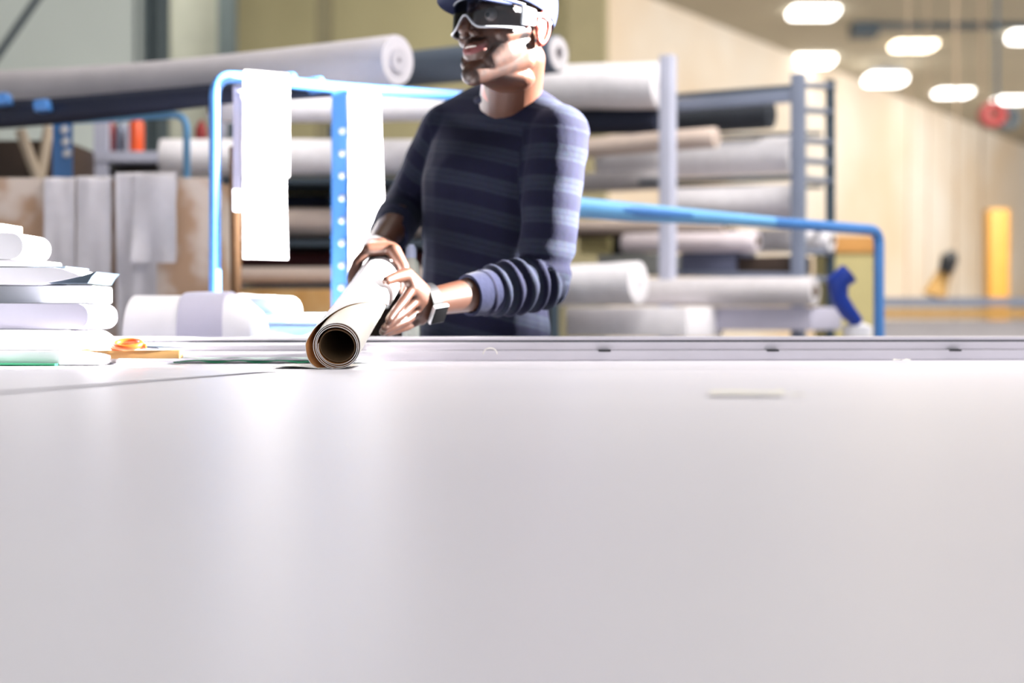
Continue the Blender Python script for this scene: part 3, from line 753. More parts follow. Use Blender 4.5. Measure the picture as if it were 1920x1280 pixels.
mesh_obj('column_body', boxb((c.x, c.y, c.z / 2), (0.19, 0.19, c.z), bev=.03), M_yellow, yc)
mesh_obj('foot_plate', boxb((c.x, c.y, .015), (0.34, 0.34, 0.03), bev=.005), M_yellow, yc)
hr = thing('hose_reel', 'red hose reel hanging at the right, under the last lamp', 'reel', P(1862, 240, 15.0))
bm = bmesh.new(); A = P(1860, 215, 15.0); hollow(bm, A + V((0, -.09, 0)), A + V((0, .09, 0)), 0.13, 0.05, seg=24, nl=3); mesh_obj('drum', bm, M_red, hr)
bm = bmesh.new(); A = P(1888, 222, 15.1); hollow(bm, A + V((0, -.07, 0)), A + V((0, .07, 0)), 0.12, 0.05, seg=24, nl=3); mesh_obj('motor', bm, M_dksteel, hr)
bm = bmesh.new(); tube(bm, [P(1870, 200, 15), V((P(1870, 200, 15).x, 15, 5.02))], .02, 8); mesh_obj('hanger', bm, M_dksteel, hr)
M_cable = mat('cable_sheath', (.30, .22, .15), .7)
# hanging cables
for px, D, r, lab in ((1700, 14, .006, 'thin pale cable hanging left of the far column'), (1738, 15, .006, 'orange-tinted cable hanging beside the thin pale cable'), (1790, 14.5, .012, 'pale conduit dropping from the ceiling before the far wall'), (1838, 16, .014, 'pale pipe dropping from the ceiling left of the hose reel')):
    a = P(px, 0, D); bm = bmesh.new(); tube(bm, [V((a.x, a.y, 5.0)), V((a.x + .02, a.y, 3.2)), V((a.x, a.y, 1.2)), V((a.x, a.y, 0.0))], r, 8)
    tag(mesh_obj('hanging_cable', bm, M_cable), lab, 'cable', 'cables hanging in the far right of the hall')

# ------------------------------------------------------------------ the worker
def sph_pts(c, r, n=1):
    bm = bmesh.new(); bmesh.ops.create_icosphere(bm, subdivisions=3, radius=1.0)
    out = [v.co.copy() for v in bm.verts]; bm.free(); return out
SPH = sph_pts(None, 1)
def ell(c, r, R=None):
    """points of an ellipsoid"""
    c = V(c)
    if not isinstance(r, (tuple, list)): r = (r, r, r)
    out = []
    for p in SPH:
        q = V((p.x * r[0], p.y * r[1], p.z * r[2]))
        if R is not None: q = R @ q
        out.append(c + q)
    return out
def hull(bm, *sets):
    vs = [bm.verts.new(p) for s in sets for p in s]
    r = bmesh.ops.convex_hull(bm, input=vs)
    dead = [g for g in r['geom_interior'] if isinstance(g, bmesh.types.BMVert)] + [g for g in r['geom_unused'] if isinstance(g, bmesh.types.BMVert)]
    if dead: bmesh.ops.delete(bm, geom=list(set(dead)), context='VERTS')
def chain(bm, pts, rs):
    for (a, b), (ra, rb) in zip(zip(pts, pts[1:]), zip(rs, rs[1:])): hull(bm, ell(a, ra), ell(b, rb))
def remesh(bm, name, m, parent, voxel, smooth_it=3, fac=0.5, post=None):
    me = bpy.data.meshes.new(name + '_raw'); bm.to_mesh(me); bm.free()
    o = bpy.data.objects.new(name + '_raw', me); COL.objects.link(o)
    md = o.modifiers.new('r', 'REMESH'); md.mode = 'VOXEL'; md.voxel_size = voxel
    md = o.modifiers.new('s', 'SMOOTH'); md.factor = fac; md.iterations = smooth_it
    dg = bpy.context.evaluated_depsgraph_get()
    out = bpy.data.meshes.new_from_object(o.evaluated_get(dg))
    bpy.data.objects.remove(o); bpy.data.meshes.remove(me)
    out.name = name
    if post: post(out)
    off = world_loc(parent)
    out.transform(Matrix.Translation(-off))
    out.materials.clear(); out.materials.append(m)
    out.polygons.foreach_set('use_smooth', [True] * len(out.polygons))
    ob = bpy.data.objects.new(name, out); COL.objects.link(ob); ob.parent = parent
    return ob

# head frame
HC = P(950, 49, 2.65)
yaw = math.radians(43); pit = math.radians(-4)
HF = V((-math.sin(yaw) * math.cos(pit), -math.cos(yaw) * math.cos(pit), -math.sin(pit)))
HLt = V((math.cos(yaw), -math.sin(yaw), 0))
HU = HLt.cross(HF).normalized() * -1
if HU.z < 0: HU = -HU
def H(l, f, u): return HC + HLt * l + HF * f + HU * u
HR = Matrix((HLt, HF, HU)).transposed()
# torso frame
ty = math.radians(40)
TL = V((math.cos(ty), -math.sin(ty), 0)); TF = V((-math.sin(ty), -math.cos(ty), 0))
TR = Matrix((TL, TF, V((0, 0, 1)))).transposed()
J = dict(
    pelvis=P(908, 680, 2.98), belly=P(908, 545, 2.92), chest=P(922, 330, 2.85),
    shL=P(1047, 252, 2.72), shR=P(840, 242, 2.93), neck=P(955, 200, 2.78),
    elL=P(1020, 528, 2.70), cuL=P(886, 552, 2.585), wrL=P(800, 567, 2.52),
    elR=P(765, 385, 3.02), cuR=P(731, 436, 2.90), wrR=P(708, 462, 2.80))
person = thing('person', 'person in navy striped sweater, cap and clear goggles holding the paper roll with both hands', 'person', V((J['pelvis'].x, J['pelvis'].y, 0)))

def torso(bm, g):
    hull(bm, ell(J['pelvis'], (.150 + g, .108 + g, .08), TR), ell(J['belly'], (.138 + g, .108 + g, .07), TR))
    hull(bm, ell(J['belly'], (.138 + g, .108 + g, .07), TR), ell(J['chest'], (.158 + g, .112 + g, .09), TR))
    hull(bm, ell(J['chest'], (.158 + g, .112 + g, .09), TR), ell(J['shL'] + V((-.03, .03, -.01)), .048 + g), ell(J['shR'] + V((.03, -.03, -.01)), .048 + g))
    for sh in ('shL', 'shR'):
        q = J[sh].lerp(J['neck'], .12); hull(bm, ell(q + V((0, .005, .014)), .040 + g), ell(J[sh].lerp(J['neck'], .55) + V((0, .01, .012)), .048 + g), ell(J['neck'] + V((0, .012, .004)), .052 + g))
    hull(bm, ell(J['shL'] + V((-.02, .02, .0)), .045 + g), ell(J['neck'] + V((0, .02, -.02)), (.062 + g, .062 + g, .03 + g), TR), ell(J['shR'] + V((.02, -.01, .0)), .045 + g))
def arm_up(bm, s, e, rs, re): chain(bm, [s, s.lerp(e, .45), e], [rs, (rs + re) / 2 + .002, re])

# ---- body (skin): head, neck, torso core, arms, hands, legs in one surface
bm = bmesh.new()
torso(bm, -.012)
for s, e, c, w, in (('shL', 'elL', 'cuL', 'wrL'), ('shR', 'elR', 'cuR', 'wrR')):
    arm_up(bm, J[s], J[e], .046, .036)
    chain(bm, [J[e], J[e].lerp(J[w], .3), J[e].lerp(J[w], .65), J[w]], [.036, .038, .031, .0245])
# legs
hip = J['pelvis']
for sg in (-1, 1):
    h = hip + TL * .085 * sg + V((0, 0, -.03)); k = h + TF * .02 + V((0, 0, 0.46 - h.z)); a = V((k.x, k.y + .03, .09)) + TL * .02 * sg
    chain(bm, [h, h.lerp(k, .5), k], [.085, .072, .052]); chain(bm, [k, k.lerp(a, .35), a], [.052, .054, .034])
    hull(bm, ell(a, .034), ell(a + TF * .12 + V((0, 0, -.06)), (.035, .035, .02)), ell(a - TF * .04 + V((0, 0, -.055)), (.03, .03, .025)))
# neck
hull(bm, ell(J['neck'] + V((0, .01, .0)), .061), ell(H(0, -.026, -.055), (.058, .058, .04), HR))
# head
hull(bm, ell(H(0, -.010, .042), (.073, .084, .078), HR))
hull(bm, ell(H(0, .020, .0), (.068, .068, .075), HR))
hull(bm, ell(H(0, .028, -.025), (.064, .056, .070), HR), ell(H(0, .062, -.086), (.026, .022, .022), HR))
hull(bm, ell(H(0, .080, -.107), (.026, .020, .021), HR), ell(H(.053, -.002, -.070), .017), ell(H(-.053, -.002, -.070), .017), ell(H(.05, .0, -.03), .018), ell(H(-.05, .0, -.03), .018))
for sg in (-1, 1):
    hull(bm, ell(H(.044 * sg, .052, -.032), (.021, .020, .018), HR), ell(H(.062 * sg, .015, -.02), .012))      # cheekbone
    hull(bm, ell(H(.014 * sg, .084, .019), .009), ell(H(.042 * sg, .070, .020), .009), ell(H(.056 * sg, .050, .012), .009))   # brow
    hull(bm, ell(H(.013 * sg, .096, -.036), (.009, .010, .008), HR))                                             # nostril
    hull(bm, ell(H(.020 * sg, .076, -.052), (.011, .008, .012), HR))
    hull(bm, ell(H(.040 * sg, .030, -.056), (.021, .034, .032), HR), ell(H(.052 * sg, .0, -.045), .018), ell(H(.026 * sg, .062, -.080), .020))                                             # mouth corner mound
    # ear: rim, lobe, inner plate
    ec = (.077, -.012, -.012)
    pts = []
    for k in range(13):
        a = math.radians(-120 + 300 * k / 12)
        pts.append(H((ec[0] + .006 + .004 * math.cos(a)) * sg - (0.006 * sg if math.cos(a) > 0 else 0), ec[1] - .016 * math.cos(a - .2) * -1 * -1, ec[2] + .030 * math.sin(a)))
    chain(bm, pts, [.0042] * len(pts))
    hull(bm, ell(H(.075 * sg, -.012, -.010), (.005, .016, .026), HR))
    hull(bm, ell(H(.078 * sg, -.006, -.040), (.004, .008, .009), HR))
    hull(bm, ell(H(.079 * sg, .001, -.012), (.005, .004, .008), HR))
hull(bm, ell(H(0, .090, .006), .0085), ell(H(0, .112, -.030), (.011, .010, .010), HR))                        # nose
hull(bm, ell(H(0, .078, -.062), (.030, .017, .022), HR))                                                      # muzzle
for sg in (-1, 1):
    hull(bm, ell(H(.001 * sg, .0935, -.0550), (.006, .0045, .0032), HR), ell(H(.027 * sg, .0765, -.0530), .0030))
    hull(bm, ell(H(.001 * sg, .0920, -.0690), (.007, .0050, .0042), HR), ell(H(.026 * sg, .0765, -.0575), .0030))
hull(bm, ell(H(0, .050, -.100), (.034, .024, .014), HR), ell(H(0, -.010, -.098), (.056, .045, .022), HR))
# hands
def finger(bm, pts, r0=.0090, r1=.0072):
    n = len(pts); chain(bm, pts, [r0 + (r1 - r0) * k / (n - 1) for k in range(n)])
LF = dict(
    index=[(.336, 12, .080), (.308, -2, .064), (.284, -16, .054), (.268, -28, .0505)],
    middle=[(.350, -4, .086), (.316, -18, .069), (.288, -33, .057), (.268, -46, .053)],
    ring=[(.360, -18, .093), (.326, -31, .077), (.297, -45, .063), (.278, -56, .057)],
    pinky=[(.366, -28, .100), (.338, -38, .086), (.314, -49, .073), (.298, -57, .066)])
kn = []
for nm, pl in LF.items():
    pts = [RC(*q) for q in pl]; kn.append(pts[0]); finger(bm, pts, .0093 if nm != 'pinky' else .008, .0072 if nm != 'pinky' else .0064)
W = J['wrL']
hull(bm, ell(W + V((0, 0, .010)), .021), ell(W + V((0, 0, -.010)), .020), ell(kn[0], .0115), ell(kn[1], .0115))
hull(bm, ell(W + V((0, 0, -.004)), .021), ell(kn[1], .0115), ell(kn[2], .0115), ell(kn[3], .011))
th = [W.lerp(kn[0], .35) + V((-.004, -.0, .014)), RC(.338, 30, .080), RC(.314, 38, .064), RC(.297, 44, .0540)]
chain(bm, th, [.0165, .0125, .0100, .0082])
hull(bm, ell(th[0], .0165), ell(th[1], .0125), ell(kn[0], .011))
kn = []
for k, nm in enumerate(('index', 'middle', 'ring', 'pinky')):
    s = .476 + .0215 * k; dl = (0, 6, 2, -8)[k]
    pts = [RC(s + .012, 108, .058), RC(s + .002, 140, .0515), RC(s - .008, 172, .0495), RC(s - .016, 200 + dl, .049)]
    kn.append(pts[0]); finger(bm, pts, .0096 if k < 3 else .0082, .0078)
W = J['wrR']
hull(bm, ell(W + V((-.008, 0, 0)), .022), ell(W + V((.008, 0, 0)), .021), ell(kn[0], .012), ell(kn[1], .012), ell(kn[2], .012), ell(RC(.50, 72, .058), .012))
hull(bm, ell(W, .022), ell(kn[2], .012), ell(kn[3], .012), ell(RC(.53, 90, .058), .012))
th = [W.lerp(RC(.50, 60, .06), .5), RC(.492, 62, .059), RC(.474, 30, .053), RC(.462, 0, .0505), RC(.456, -18, .050)]
chain(bm, th, [.018, .0135, .0110, .0095, .0082])

def sstep(a, b, x):
    t = max(0, min(1, (x - a) / (b - a))); return t * t * (3 - 2 * t)
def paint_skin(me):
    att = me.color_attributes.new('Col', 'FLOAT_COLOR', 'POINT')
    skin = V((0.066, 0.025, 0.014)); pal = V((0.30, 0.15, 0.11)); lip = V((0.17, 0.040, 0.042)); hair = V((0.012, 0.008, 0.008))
    palc = [RC(.30, -30, .05), RC(.30, 30, .05)]
    buf = []
    for v in me.vertices:
        d = v.co - HC
        c = skin.copy()
        if d.length < .19:
            l, f, u = d.dot(HLt), d.dot(HF), d.dot(HU)
            al = abs(l)
            # lips: a thin band round the mouth
            lipu = -.0535 + .0 * al
            k = 0
            if f > .070 and al < .031:
                edge = sstep(.031, .026, al)
                cv = .010 * (al / .03) ** 2
                if -.0745 < u - cv < -.0620: k = edge * sstep(-.0745, -.0725, u - cv)
                elif -.0620 <= u - cv < -.0515: k = edge * 0.15 * (1 - sstep(-.0540, -.0515, u - cv))
            c = c.lerp(lip, k)
            # moustache and beard along the jaw
            if k == 0:
                mo = sstep(.066, .074, f) * sstep(-.0505, -.047, u) * (1 - sstep(-.043, -.038, u)) * sstep(.034, .026, al)
                be = sstep(-.035, -.05, u) * sstep(.022, .032, al) * sstep(.010, .03, f) * 0.75
                un = sstep(-.095, -.105, u) * sstep(.0, .03, f) * .7
                ear_band = sstep(.055, .062, al) * sstep(.006, .012, f) * (1 - sstep(.028, .036, f)) * (1 - sstep(.04, .05, u)) * sstep(-.06, -.045, u)  # sideburn with the goggle strap's shade painted in as a dark band
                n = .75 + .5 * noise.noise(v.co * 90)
                c = c.lerp(hair, min(1, max(mo * .85, be * n, un * n, ear_band)))
            # hair under the cap
            if u > .035 and f < .05: c = hair
            if f < -.045 and u > -.02: c = c.lerp(hair, .9)
            if al > .072 and f > -.035: c = c.lerp(V((.30, .035, .02)), .75)  # red of light shining through the ear, painted into its colour
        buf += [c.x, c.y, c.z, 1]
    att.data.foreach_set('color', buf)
ms = bpy.data.materials.new('brown_skin'); ms.use_nodes = True
nt = ms.node_tree; b = nt.nodes['Principled BSDF']; at = nt.nodes.new('ShaderNodeAttribute'); at.attribute_name = 'Col'
nz = nt.nodes.new('ShaderNodeTexNoise'); nz.inputs['Scale'].default_value = 220
bp = nt.nodes.new('ShaderNodeBump'); bp.inputs['Strength'].default_value = .12; bp.inputs['Distance'].default_value = .001
nt.links.new(nz.outputs['Fac'], bp.inputs['Height']); nt.links.new(bp.outputs['Normal'], b.inputs['Normal'])
nt.links.new(at.outputs['Color'], b.inputs['Base Color']); b.inputs['Roughness'].default_value = .42; b.inputs['Specular IOR Level'].default_value = .55
b.inputs['Subsurface Weight'].default_value = .12; b.inputs['Subsurface Radius'].default_value = (.012, .004, .002); b.inputs['Subsurface Scale'].default_value = .6
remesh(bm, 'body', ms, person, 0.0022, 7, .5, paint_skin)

# teeth, eyes
bm = bmesh.new(); hull(bm, ell(H(0, .0835, -.0590), (.021, .0128, .0038), HR)); mesh_obj('teeth', bm, mat('tooth_enamel', (.75, .72, .66), .3), person)
for sg in (-1, 1):
    e = mesh_obj('eye', (lambda b_: (hull(b_, ell(H(.031 * sg, .0735, -.001), .0125)), b_)[1])(bmesh.new()), mat('eye_white%d' % sg, (.25, .20, .18), .3), person)
    bm = bmesh.new(); hull(bm, ell(H(.031 * sg + .001, .0822, -.002), (.0055, .0045, .0055), HR)); mesh_obj('iris', bm, M_black, e)
    bm = bmesh.new(); chain(bm, [H(.013 * sg, .0945, .022), H(.030 * sg, .088, .029), H(.050 * sg, .068, .024)], [.003, .004, .002]); mesh_obj('eyebrow', bm, M_black, person)

# ---- sweater
nF = J['elL'].lerp(J['cuL'], 0)
bm = bmesh.new()
torso(bm, .004)
arm_up(bm, J['shL'], J['elL'], .060, .050)
chain(bm, [J['elL'], J['elL'].lerp(J['cuL'], .5), J['cuL'] + (J['elL'] - J['cuL']).normalized() * .03], [.051, .049, .042])
arm_up(bm, J['shR'], J['elR'], .056, .050)
chain(bm, [J['elR'], J['cuR'] + (J['elR'] - J['cuR']).normalized() * .02], [.050, .045])
def seg_t(p, a, b_):
    d = b_ - a; L2 = d.length_squared; t = (p - a).dot(d) / L2; tc = max(0, min(1, t)); return t, (p - (a + d * tc)).length
def knit(me):
    att = me.attributes.new('stripe', 'FLOAT', 'POINT')
    LU = (J['elL'] - J['shL']).length; LW = (J['cuL'] - J['elL']).length
    RU = (J['elR'] - J['shR']).length
    buf = []; newco = []
    me.calc_loop_triangles()
    nrm = [v.normal.copy() for v in me.vertices]
    for v, n in zip(me.vertices, nrm):
        p = v.co
        tu, du = seg_t(p, J['shL'], J['elL']); tf, df = seg_t(p, J['elL'], J['cuL'])
        ru, dr = seg_t(p, J['shR'], J['elR']); rf, df2 = seg_t(p, J['elR'], J['cuR'])
        disp = 0
        xt = (p - J['chest']).dot(TL)
        if (du < .068 and tu > -.02 and xt > .118) or df < .064:
            if df < du or tu > 1:
                s = LU + tf * LW * 1.0
                # gathered rings on the pushed-up sleeve
                rr = tf * LW
                disp = .0055 * math.sin(rr * 210 + 1.6 * noise.noise(p * 18)) * sstep(-.05, .03, rr) * (1 - sstep(LW - .035, LW - .015, rr))
            else:
                s = tu * LU
                disp = .0035 * noise.noise(V((p.x * 12, p.y * 12, p.z * 28))) * (1 + 1.5 * sstep(.6, 1, tu))
                disp += .0030 * math.sin(s * 150 + 3 * noise.noise(p * 9)) * sstep(.70, .95, tu)
        elif (dr < .068 and xt < -.12) or df2 < .062:
            s = ru * RU if dr < df2 else RU + rf * .15
            disp = .004 * noise.noise(p * 20)
        else:
            s = 2.0 - (p.z + .26 * (p.x - J['belly'].x))
            g = sstep(.28, .10, p.z - .92)
            disp = .006 * noise.noise(V((p.x * 9, p.y * 9, p.z * 5))) + .004 * noise.noise(V((p.x * 6, p.y * 6, p.z * 26))) * (0.4 + g)
        buf.append(s); newco.append(p + n * disp)
    att.data.foreach_set('value', buf)
    me.vertices.foreach_set('co', [x for p in newco for x in p])
mk = bpy.data.materials.new('striped_knit'); mk.use_nodes = True
nt = mk.node_tree; b = nt.nodes['Principled BSDF']; N = nt.nodes.new; L = nt.links.new
at = N('ShaderNodeAttribute'); at.attribute_name = 'stripe'
dv = N('ShaderNodeMath'); dv.operation = 'MULTIPLY'; dv.inputs[1].default_value = 1 / .060; L(at.outputs['Fac'], dv.inputs[0])
fr = N('ShaderNodeMath'); fr.operation = 'FRACT'; L(dv.outputs[0], fr.inputs[0])
rp = N('ShaderNodeValToRGB'); rp.color_ramp.interpolation = 'LINEAR'; cr = rp.color_ramp
navy = (.0040, .0045, .016, 1); gry = (.011, .014, .026, 1); mid = (.0065, .008, .020, 1)
cr.elements[0].position = 0; cr.elements[0].color = navy; cr.elements[1].position = 1; cr.elements[1].color = navy
for p_, c_ in ((.46, navy), (.50, gry), (.62, gry), (.65, mid), (.69, gry), (.80, gry), (.84, mid), (.88, gry), (.95, gry)):
    e = cr.elements.new(p_); e.color = c_
L(fr.outputs[0], rp.inputs['Fac'])
tc = N('ShaderNodeTexCoord'); nz = N('ShaderNodeTexNoise'); nz.inputs['Scale'].default_value = 160; L(tc.outputs['Object'], nz.inputs['Vector'])
mx = N('ShaderNodeMix'); mx.data_type = 'RGBA'; mx.blend_type = 'MULTIPLY'; mx.inputs[0].default_value = .5
L(rp.outputs['Color'], mx.inputs[6]); L(nz.outputs['Color'], mx.inputs[7])
gm = N('ShaderNodeMix'); gm.data_type = 'RGBA'; gm.blend_type = 'MULTIPLY'; gm.inputs[0].default_value = 1; gm.inputs[7].default_value = (1.3, 1.3, 1.3, 1)
L(mx.outputs[2], gm.inputs[6]); L(gm.outputs[2], b.inputs['Base Color'])
b.inputs['Roughness'].default_value = .9; b.inputs['Specular IOR Level'].default_value = .15; b.inputs['Sheen Weight'].default_value = .04; b.inputs['Sheen Tint'].default_value = (.6, .65, 1, 1)
bp = N('ShaderNodeBump'); bp.inputs['Strength'].default_value = .3; bp.inputs['Distance'].default_value = .001; L(nz.outputs['Fac'], bp.inputs['Height']); L(bp.outputs['Normal'], b.inputs['Normal'])
sw = remesh(bm, 'sweater', mk, person, 0.0042, 14, .5, knit)
M_rib = mat('plain_rib_knit', (.010, .012, .032), .9, sheen=.04, spec=.15, scale=120, bump=.4)
def cuff(a, d, L_, r0, r1, name='cuff'):
    bm = bmesh.new(); d = d.normalized(); hollow(bm, a, a + d * L_, r0, r0 - .006, ro2=r1, seg=40, nl=4, wob=.03); return mesh_obj(name, bm, M_rib, sw)
dl = (J['elL'] - J['cuL']).normalized(); cuff(J['cuL'] - dl * .010, dl, .060, .0385, .043)
dr_ = (J['elR'] - J['cuR']).normalized(); cuff(J['cuR'] - dr_ * .012, dr_, .055, .041, .045)
# collar
cc = J['neck'] + V((0, .008, .016)); pts = [cc + TL * .062 * math.cos(a) + TF * .064 * math.sin(a) + V((0, 0, -.010 * math.sin(a) + .004)) for a in [2 * math.pi * k / 32 for k in range(33)]]
bm = bmesh.new(); tube(bm, pts, .0075, 10, cap=False); mesh_obj('collar', bm, M_rib, sw)

# ---- trousers and shoes
bm = bmesh.new()
hull(bm, ell(J['pelvis'] + V((0, 0, -.01)), (.152, .112, .07), TR), ell(J['pelvis'] + V((0, 0, -.10)), (.158, .118, .07), TR))
for sg in (-1, 1):
    h = hip + TL * .085 * sg + V((0, 0, -.06)); k = hip + TL * .085 * sg + TF * .02 + V((0, 0, 0.46 - hip.z)); a = V((k.x, k.y + .03, .09)) + TL * .02 * sg
    chain(bm, [h, h.lerp(k, .5), k, a], [.096, .084, .066, .058])
remesh(bm, 'trousers', mat('dark_denim', (.02, .025, .05), .85), person, .008, 3)
for sg in (-1, 1):
    k = hip + TL * .085 * sg + TF * .02; a = V((k.x, k.y + .03, .09)) + TL * .02 * sg
    bm = bmesh.new(); hull(bm, ell(a + TF * .13 + V((0, 0, -.055)), (.045, .045, .032)), ell(a - TF * .05 + V((0, 0, -.05)), (.042, .042, .036)), ell(a + TF * .03, .045))
    mesh_obj('shoe', bm, M_black, person)

# ---- cap
M_cap = mat('navy_cap_cloth', (.013, .020, .060), .8, sheen=.04, spec=.2, scale=200, bump=.2)
cap = None
bm = bmesh.new(); rows = []
for i in range(25):
    t = i / 24; row = []
    for k in range(41):
        a = 2 * math.pi * k / 40
        fcos = math.cos(a)                      # +1 = front
        u0 = .036 * (fcos + 1) / 2 * 1.0 - .006 * (1 - fcos) / 2 + .006
        lat0 = math.asin(max(-1, min(1, (u0 - .040) / .100)))
        lat = lat0 + (math.pi / 2 - lat0) * t
        r = math.cos(lat)
        row.append(H(.083 * r * math.sin(a), -.008 + .095 * r * fcos, .040 + .100 * math.sin(lat)))
    rows.append(row)
vs = [[bm.verts.new(p) for p in r[:-1]] for r in rows[:-1]]; top = bm.verts.new(rows[-1][0])
for a, b_ in zip(vs, vs[1:]):
    for k in range(40): bm.faces.new((a[k], a[(k + 1) % 40], b_[(k + 1) % 40], b_[k]))
for k in range(40): bm.faces.new((vs[-1][k], vs[-1][(k + 1) % 40], top))
bmesh.ops.recalc_face_normals(bm, faces=bm.faces[:])
bmesh.ops.solidify(bm, geom=bm.faces[:], thickness=.0025)
cap = mesh_obj('cap', bm, M_cap, person)
bm = bmesh.new(); rows = []
for i in range(13):
    t = i / 12; row = []
    for k in range(25):
        a = math.radians(-62 + 124 * k / 24)
        inner = (.083 * math.sin(a), -.008 + .095 * math.cos(a)); q = math.cos(a * 1.42) ** .7 if abs(a * 1.42) < math.pi / 2 else 0
        l = inner[0] * (1 + .02 * t); f = inner[1] + .080 * t * q
        row.append(H(l, f, .046 - .030 * (l / .08) ** 2 - .030 * t * q + .002))
    rows.append(row)
grid_solid(bm, rows, .003); mesh_obj('brim', bm, M_cap, cap)
bm = bmesh.new(); hull(bm, ell(H(0, -.016, .141), (.007, .007, .004), HR)); mesh_obj('button', bm, M_cap, cap)

# ---- goggles
ml = bpy.data.materials.new('clear_lens'); ml.use_nodes = True; nt = ml.node_tree; nt.nodes.clear(); N = nt.nodes.new; L = nt.links.new
out = N('ShaderNodeOutputMaterial'); mxs = N('ShaderNodeMixShader'); tr = N('ShaderNodeBsdfTransparent'); gl = N('ShaderNodeBsdfGlossy'); fz = N('ShaderNodeFresnel')
tr.inputs['Color'].default_value = (.80, .84, .88, 1); gl.inputs['Roughness'].default_value = .06; fz.inputs['IOR'].default_value = 1.45
L(fz.outputs[0], mxs.inputs[0]); L(tr.outputs[0], mxs.inputs[1]); L(gl.outputs[0], mxs.inputs[2]); L(mxs.outputs[0], out.inputs['Surface'])
M_clear = mat('clear_plastic_rim', (.42, .44, .48), .18, spec=.8)
def GP(ph, u, r=0.0):
    a = math.radians(ph); return H((.081 + r) * math.sin(a), .018 + (.093 + r) * math.cos(a) - .012 * (u / .03) * 0, u)
def glow(ph): return -.030 + .026 * math.exp(-(ph / 13) ** 2) + .006 * (abs(ph) / 78) ** 2
def ghigh(ph): return .026 - .006 * (abs(ph) / 78) ** 2
gg = None
bm = bmesh.new(); rows = []
for i in range(9):
    rows.append([GP(ph, glow(ph) + (ghigh(ph) - glow(ph)) * i / 8) for ph in range(-78, 79, 6)])
grid_solid(bm, rows, .0012)
gg = mesh_obj('safety_goggles', bm, ml, person); gg['label'] = 'clear wraparound safety goggles'
bm = bmesh.new(); tube(bm, [GP(ph, glow(ph)) for ph in range(-78, 79, 4)] + [], .0022, 10)
mesh_obj('lower_rim', bm, M_clear, gg)
bm = bmesh.new(); tube(bm, [GP(ph, ghigh(ph)) for ph in range(-78, 79, 4)], .0012, 10); mesh_obj('upper_rim', bm, M_clear, gg)
for sg in (-1, 1):
    bm = bmesh.new()
    hull(bm, ell(GP(76 * sg, .014), .0042), ell(GP(76 * sg, -.014), .0042), ell(GP(92 * sg, .012), .0045), ell(GP(92 * sg, -.010), .0045)); mesh_obj('side_vent', bm, M_clear, gg)
    bm = bmesh.new(); chain(bm, [H(.082 * sg, .018, .006), H(.083 * sg, -.010, .010), H(.078 * sg, -.035, .002)], [.0042, .0036, .003]); mesh_obj('temple', bm, M_clear, gg)

# ---- watch
wa = J['elL'] - J['wrL']; wa.normalize(); wc = J['wrL'] + wa * .002
wx = wa.cross(V((0, 0, 1))).normalized(); wz = wx.cross(wa).normalized()
if wx.y > 0: wx = -wx                                    # towards the camera
pts = [wc + (wx * math.cos(a) + wz * math.sin(a) * 1.05) * .0305 for a in [2 * math.pi * k / 30 for k in range(31)]]
bm = bmesh.new()
ring = []
for p in pts[:-1]:
    o_ = (p - wc).normalized(); ring.append([bm.verts.new(p + wa * sx * .0105 + o_ * so) for sx, so in ((-1, -.0012), (1, -.0012), (1, .0014), (-1, .0014))])
for a, b_ in zip(ring, ring[1:] + ring[:1]):
    for k in range(4): bm.faces.new((a[k], a[(k + 1) % 4], b_[(k + 1) % 4], b_[k]))
wt = mesh_obj('watch', bm, M_black, person); wt['label'] = 'smartwatch with black strap'
wd = (wx * .80 - wz * .60).normalized(); wt_ = wa.cross(wd).normalized()
rot = Matrix((wa, wt_, wd)).transposed()
bm = boxb(wc + wd * .0345, (.033, .038, .0085), rot, .003); mesh_obj('watch_case', bm, M_shine, wt)
bm = boxb(wc + wd * .0388, (.029, .034, .0016), rot, .0006); mesh_obj('watch_face', bm, mat('dark_watch_glass', (.004, .004, .005), .8, spec=.1), wt)


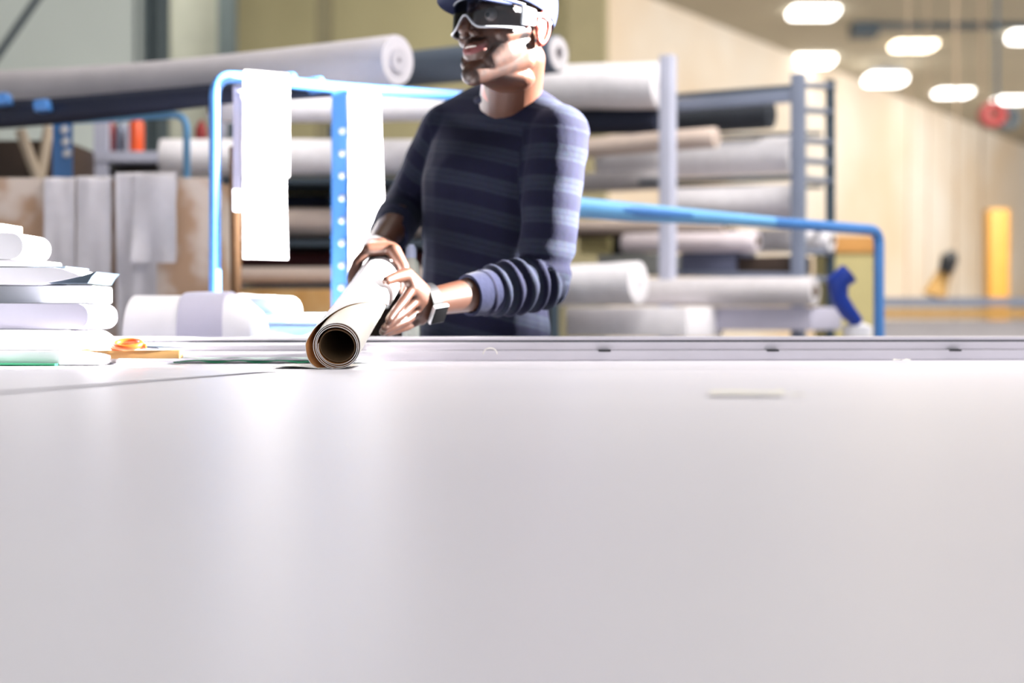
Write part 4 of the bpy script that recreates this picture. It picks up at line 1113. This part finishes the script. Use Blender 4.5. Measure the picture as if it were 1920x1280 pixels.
# ------------------------------------------------------------------ light
sc = bpy.context.scene
w = bpy.data.worlds.new('world'); sc.world = w; w.use_nodes = True
bg = w.node_tree.nodes['Background']; bg.inputs['Color'].default_value = (0.86, 0.92, 1.0, 1); bg.inputs['Strength'].default_value = 0.62
def area(name, loc, target, size, power, col, size_y=None):
    l = bpy.data.lights.new(name, 'AREA'); l.energy = power; l.color = col; l.size = size; l.shape = 'RECTANGLE'; l.size_y = size_y or size
    o = bpy.data.objects.new(name, l); COL.objects.link(o); o.location = loc
    o.rotation_euler = (V(target) - V(loc)).to_track_quat('-Z', 'Y').to_euler(); return o
tgt = V((-0.25, 2.88, 1.50)); Ld = V((0.94, -0.01, 0.33)).normalized()
l = bpy.data.lights.new('daylight_beam', 'SPOT'); l.energy = 95000; l.color = (1, 0.97, 0.93); l.spot_size = math.radians(10.0); l.spot_blend = 0.25; l.shadow_soft_size = 0.10
o = bpy.data.objects.new('daylight_beam', l); COL.objects.link(o); o.location = tgt + Ld * 7.0
o.rotation_euler = (tgt - o.location).to_track_quat('-Z', 'Y').to_euler(); o.scale = (1.25, 1, 1)
area('hall_fill_right', (4.5, 9.5, 4.9), (6.0, 20, 0.6), 6, 1300, (1, 0.95, 0.88), 3)  # unseen fill added to brighten the near part of the right wall
area('hall_fill_far', (14.0, 20.0, 4.9), (11.0, 27.0, 0.5), 6, 1500, (1, 0.95, 0.88), 3)  # second unseen fill, added for the far end of the right wall
area('table_fill', (0.3, -0.6, 4.3), (0.3, 1.6, 0.9), 2.5, 44, (0.94, 0.95, 1.0))  # unseen overhead fill added to brighten the table foreground
area('hall_fill_mid', (2.0, 3.6, 4.5), (1.0, 6.0, 0.9), 3, 400, (1, 0.97, 0.96))  # unseen fill added to lift the racks and rolls behind
area('hall_fill_left', (-3.0, 9.8, 4.95), (-2.0, 17, 1.5), 4, 190, (1, 0.97, 0.85), 0.5)  # unseen fill added to brighten the walls on the left

# ------------------------------------------------------------------ camera
cam = bpy.data.cameras.new('camera'); co = bpy.data.objects.new('camera', cam); COL.objects.link(co)
co.location = (0, 0, CZ); co.rotation_euler = (math.radians(90), 0, 0)
cam.lens = 50; cam.sensor_width = 36; cam.shift_y = -(640 - HZ) / 1920
cam.clip_start = 0.02; cam.clip_end = 100
cam.dof.use_dof = True; cam.dof.focus_distance = 2.14; cam.dof.aperture_fstop = 2.2; cam.dof.aperture_blades = 9
sc.camera = co
sc.view_settings.view_transform = 'Standard'; sc.view_settings.look = 'None'
sc.view_settings.exposure = 0.0; sc.view_settings.gamma = 1.0; sc.view_settings.use_curve_mapping = False
sc.cycles.use_denoising = True
sc.cycles.max_bounces = 8
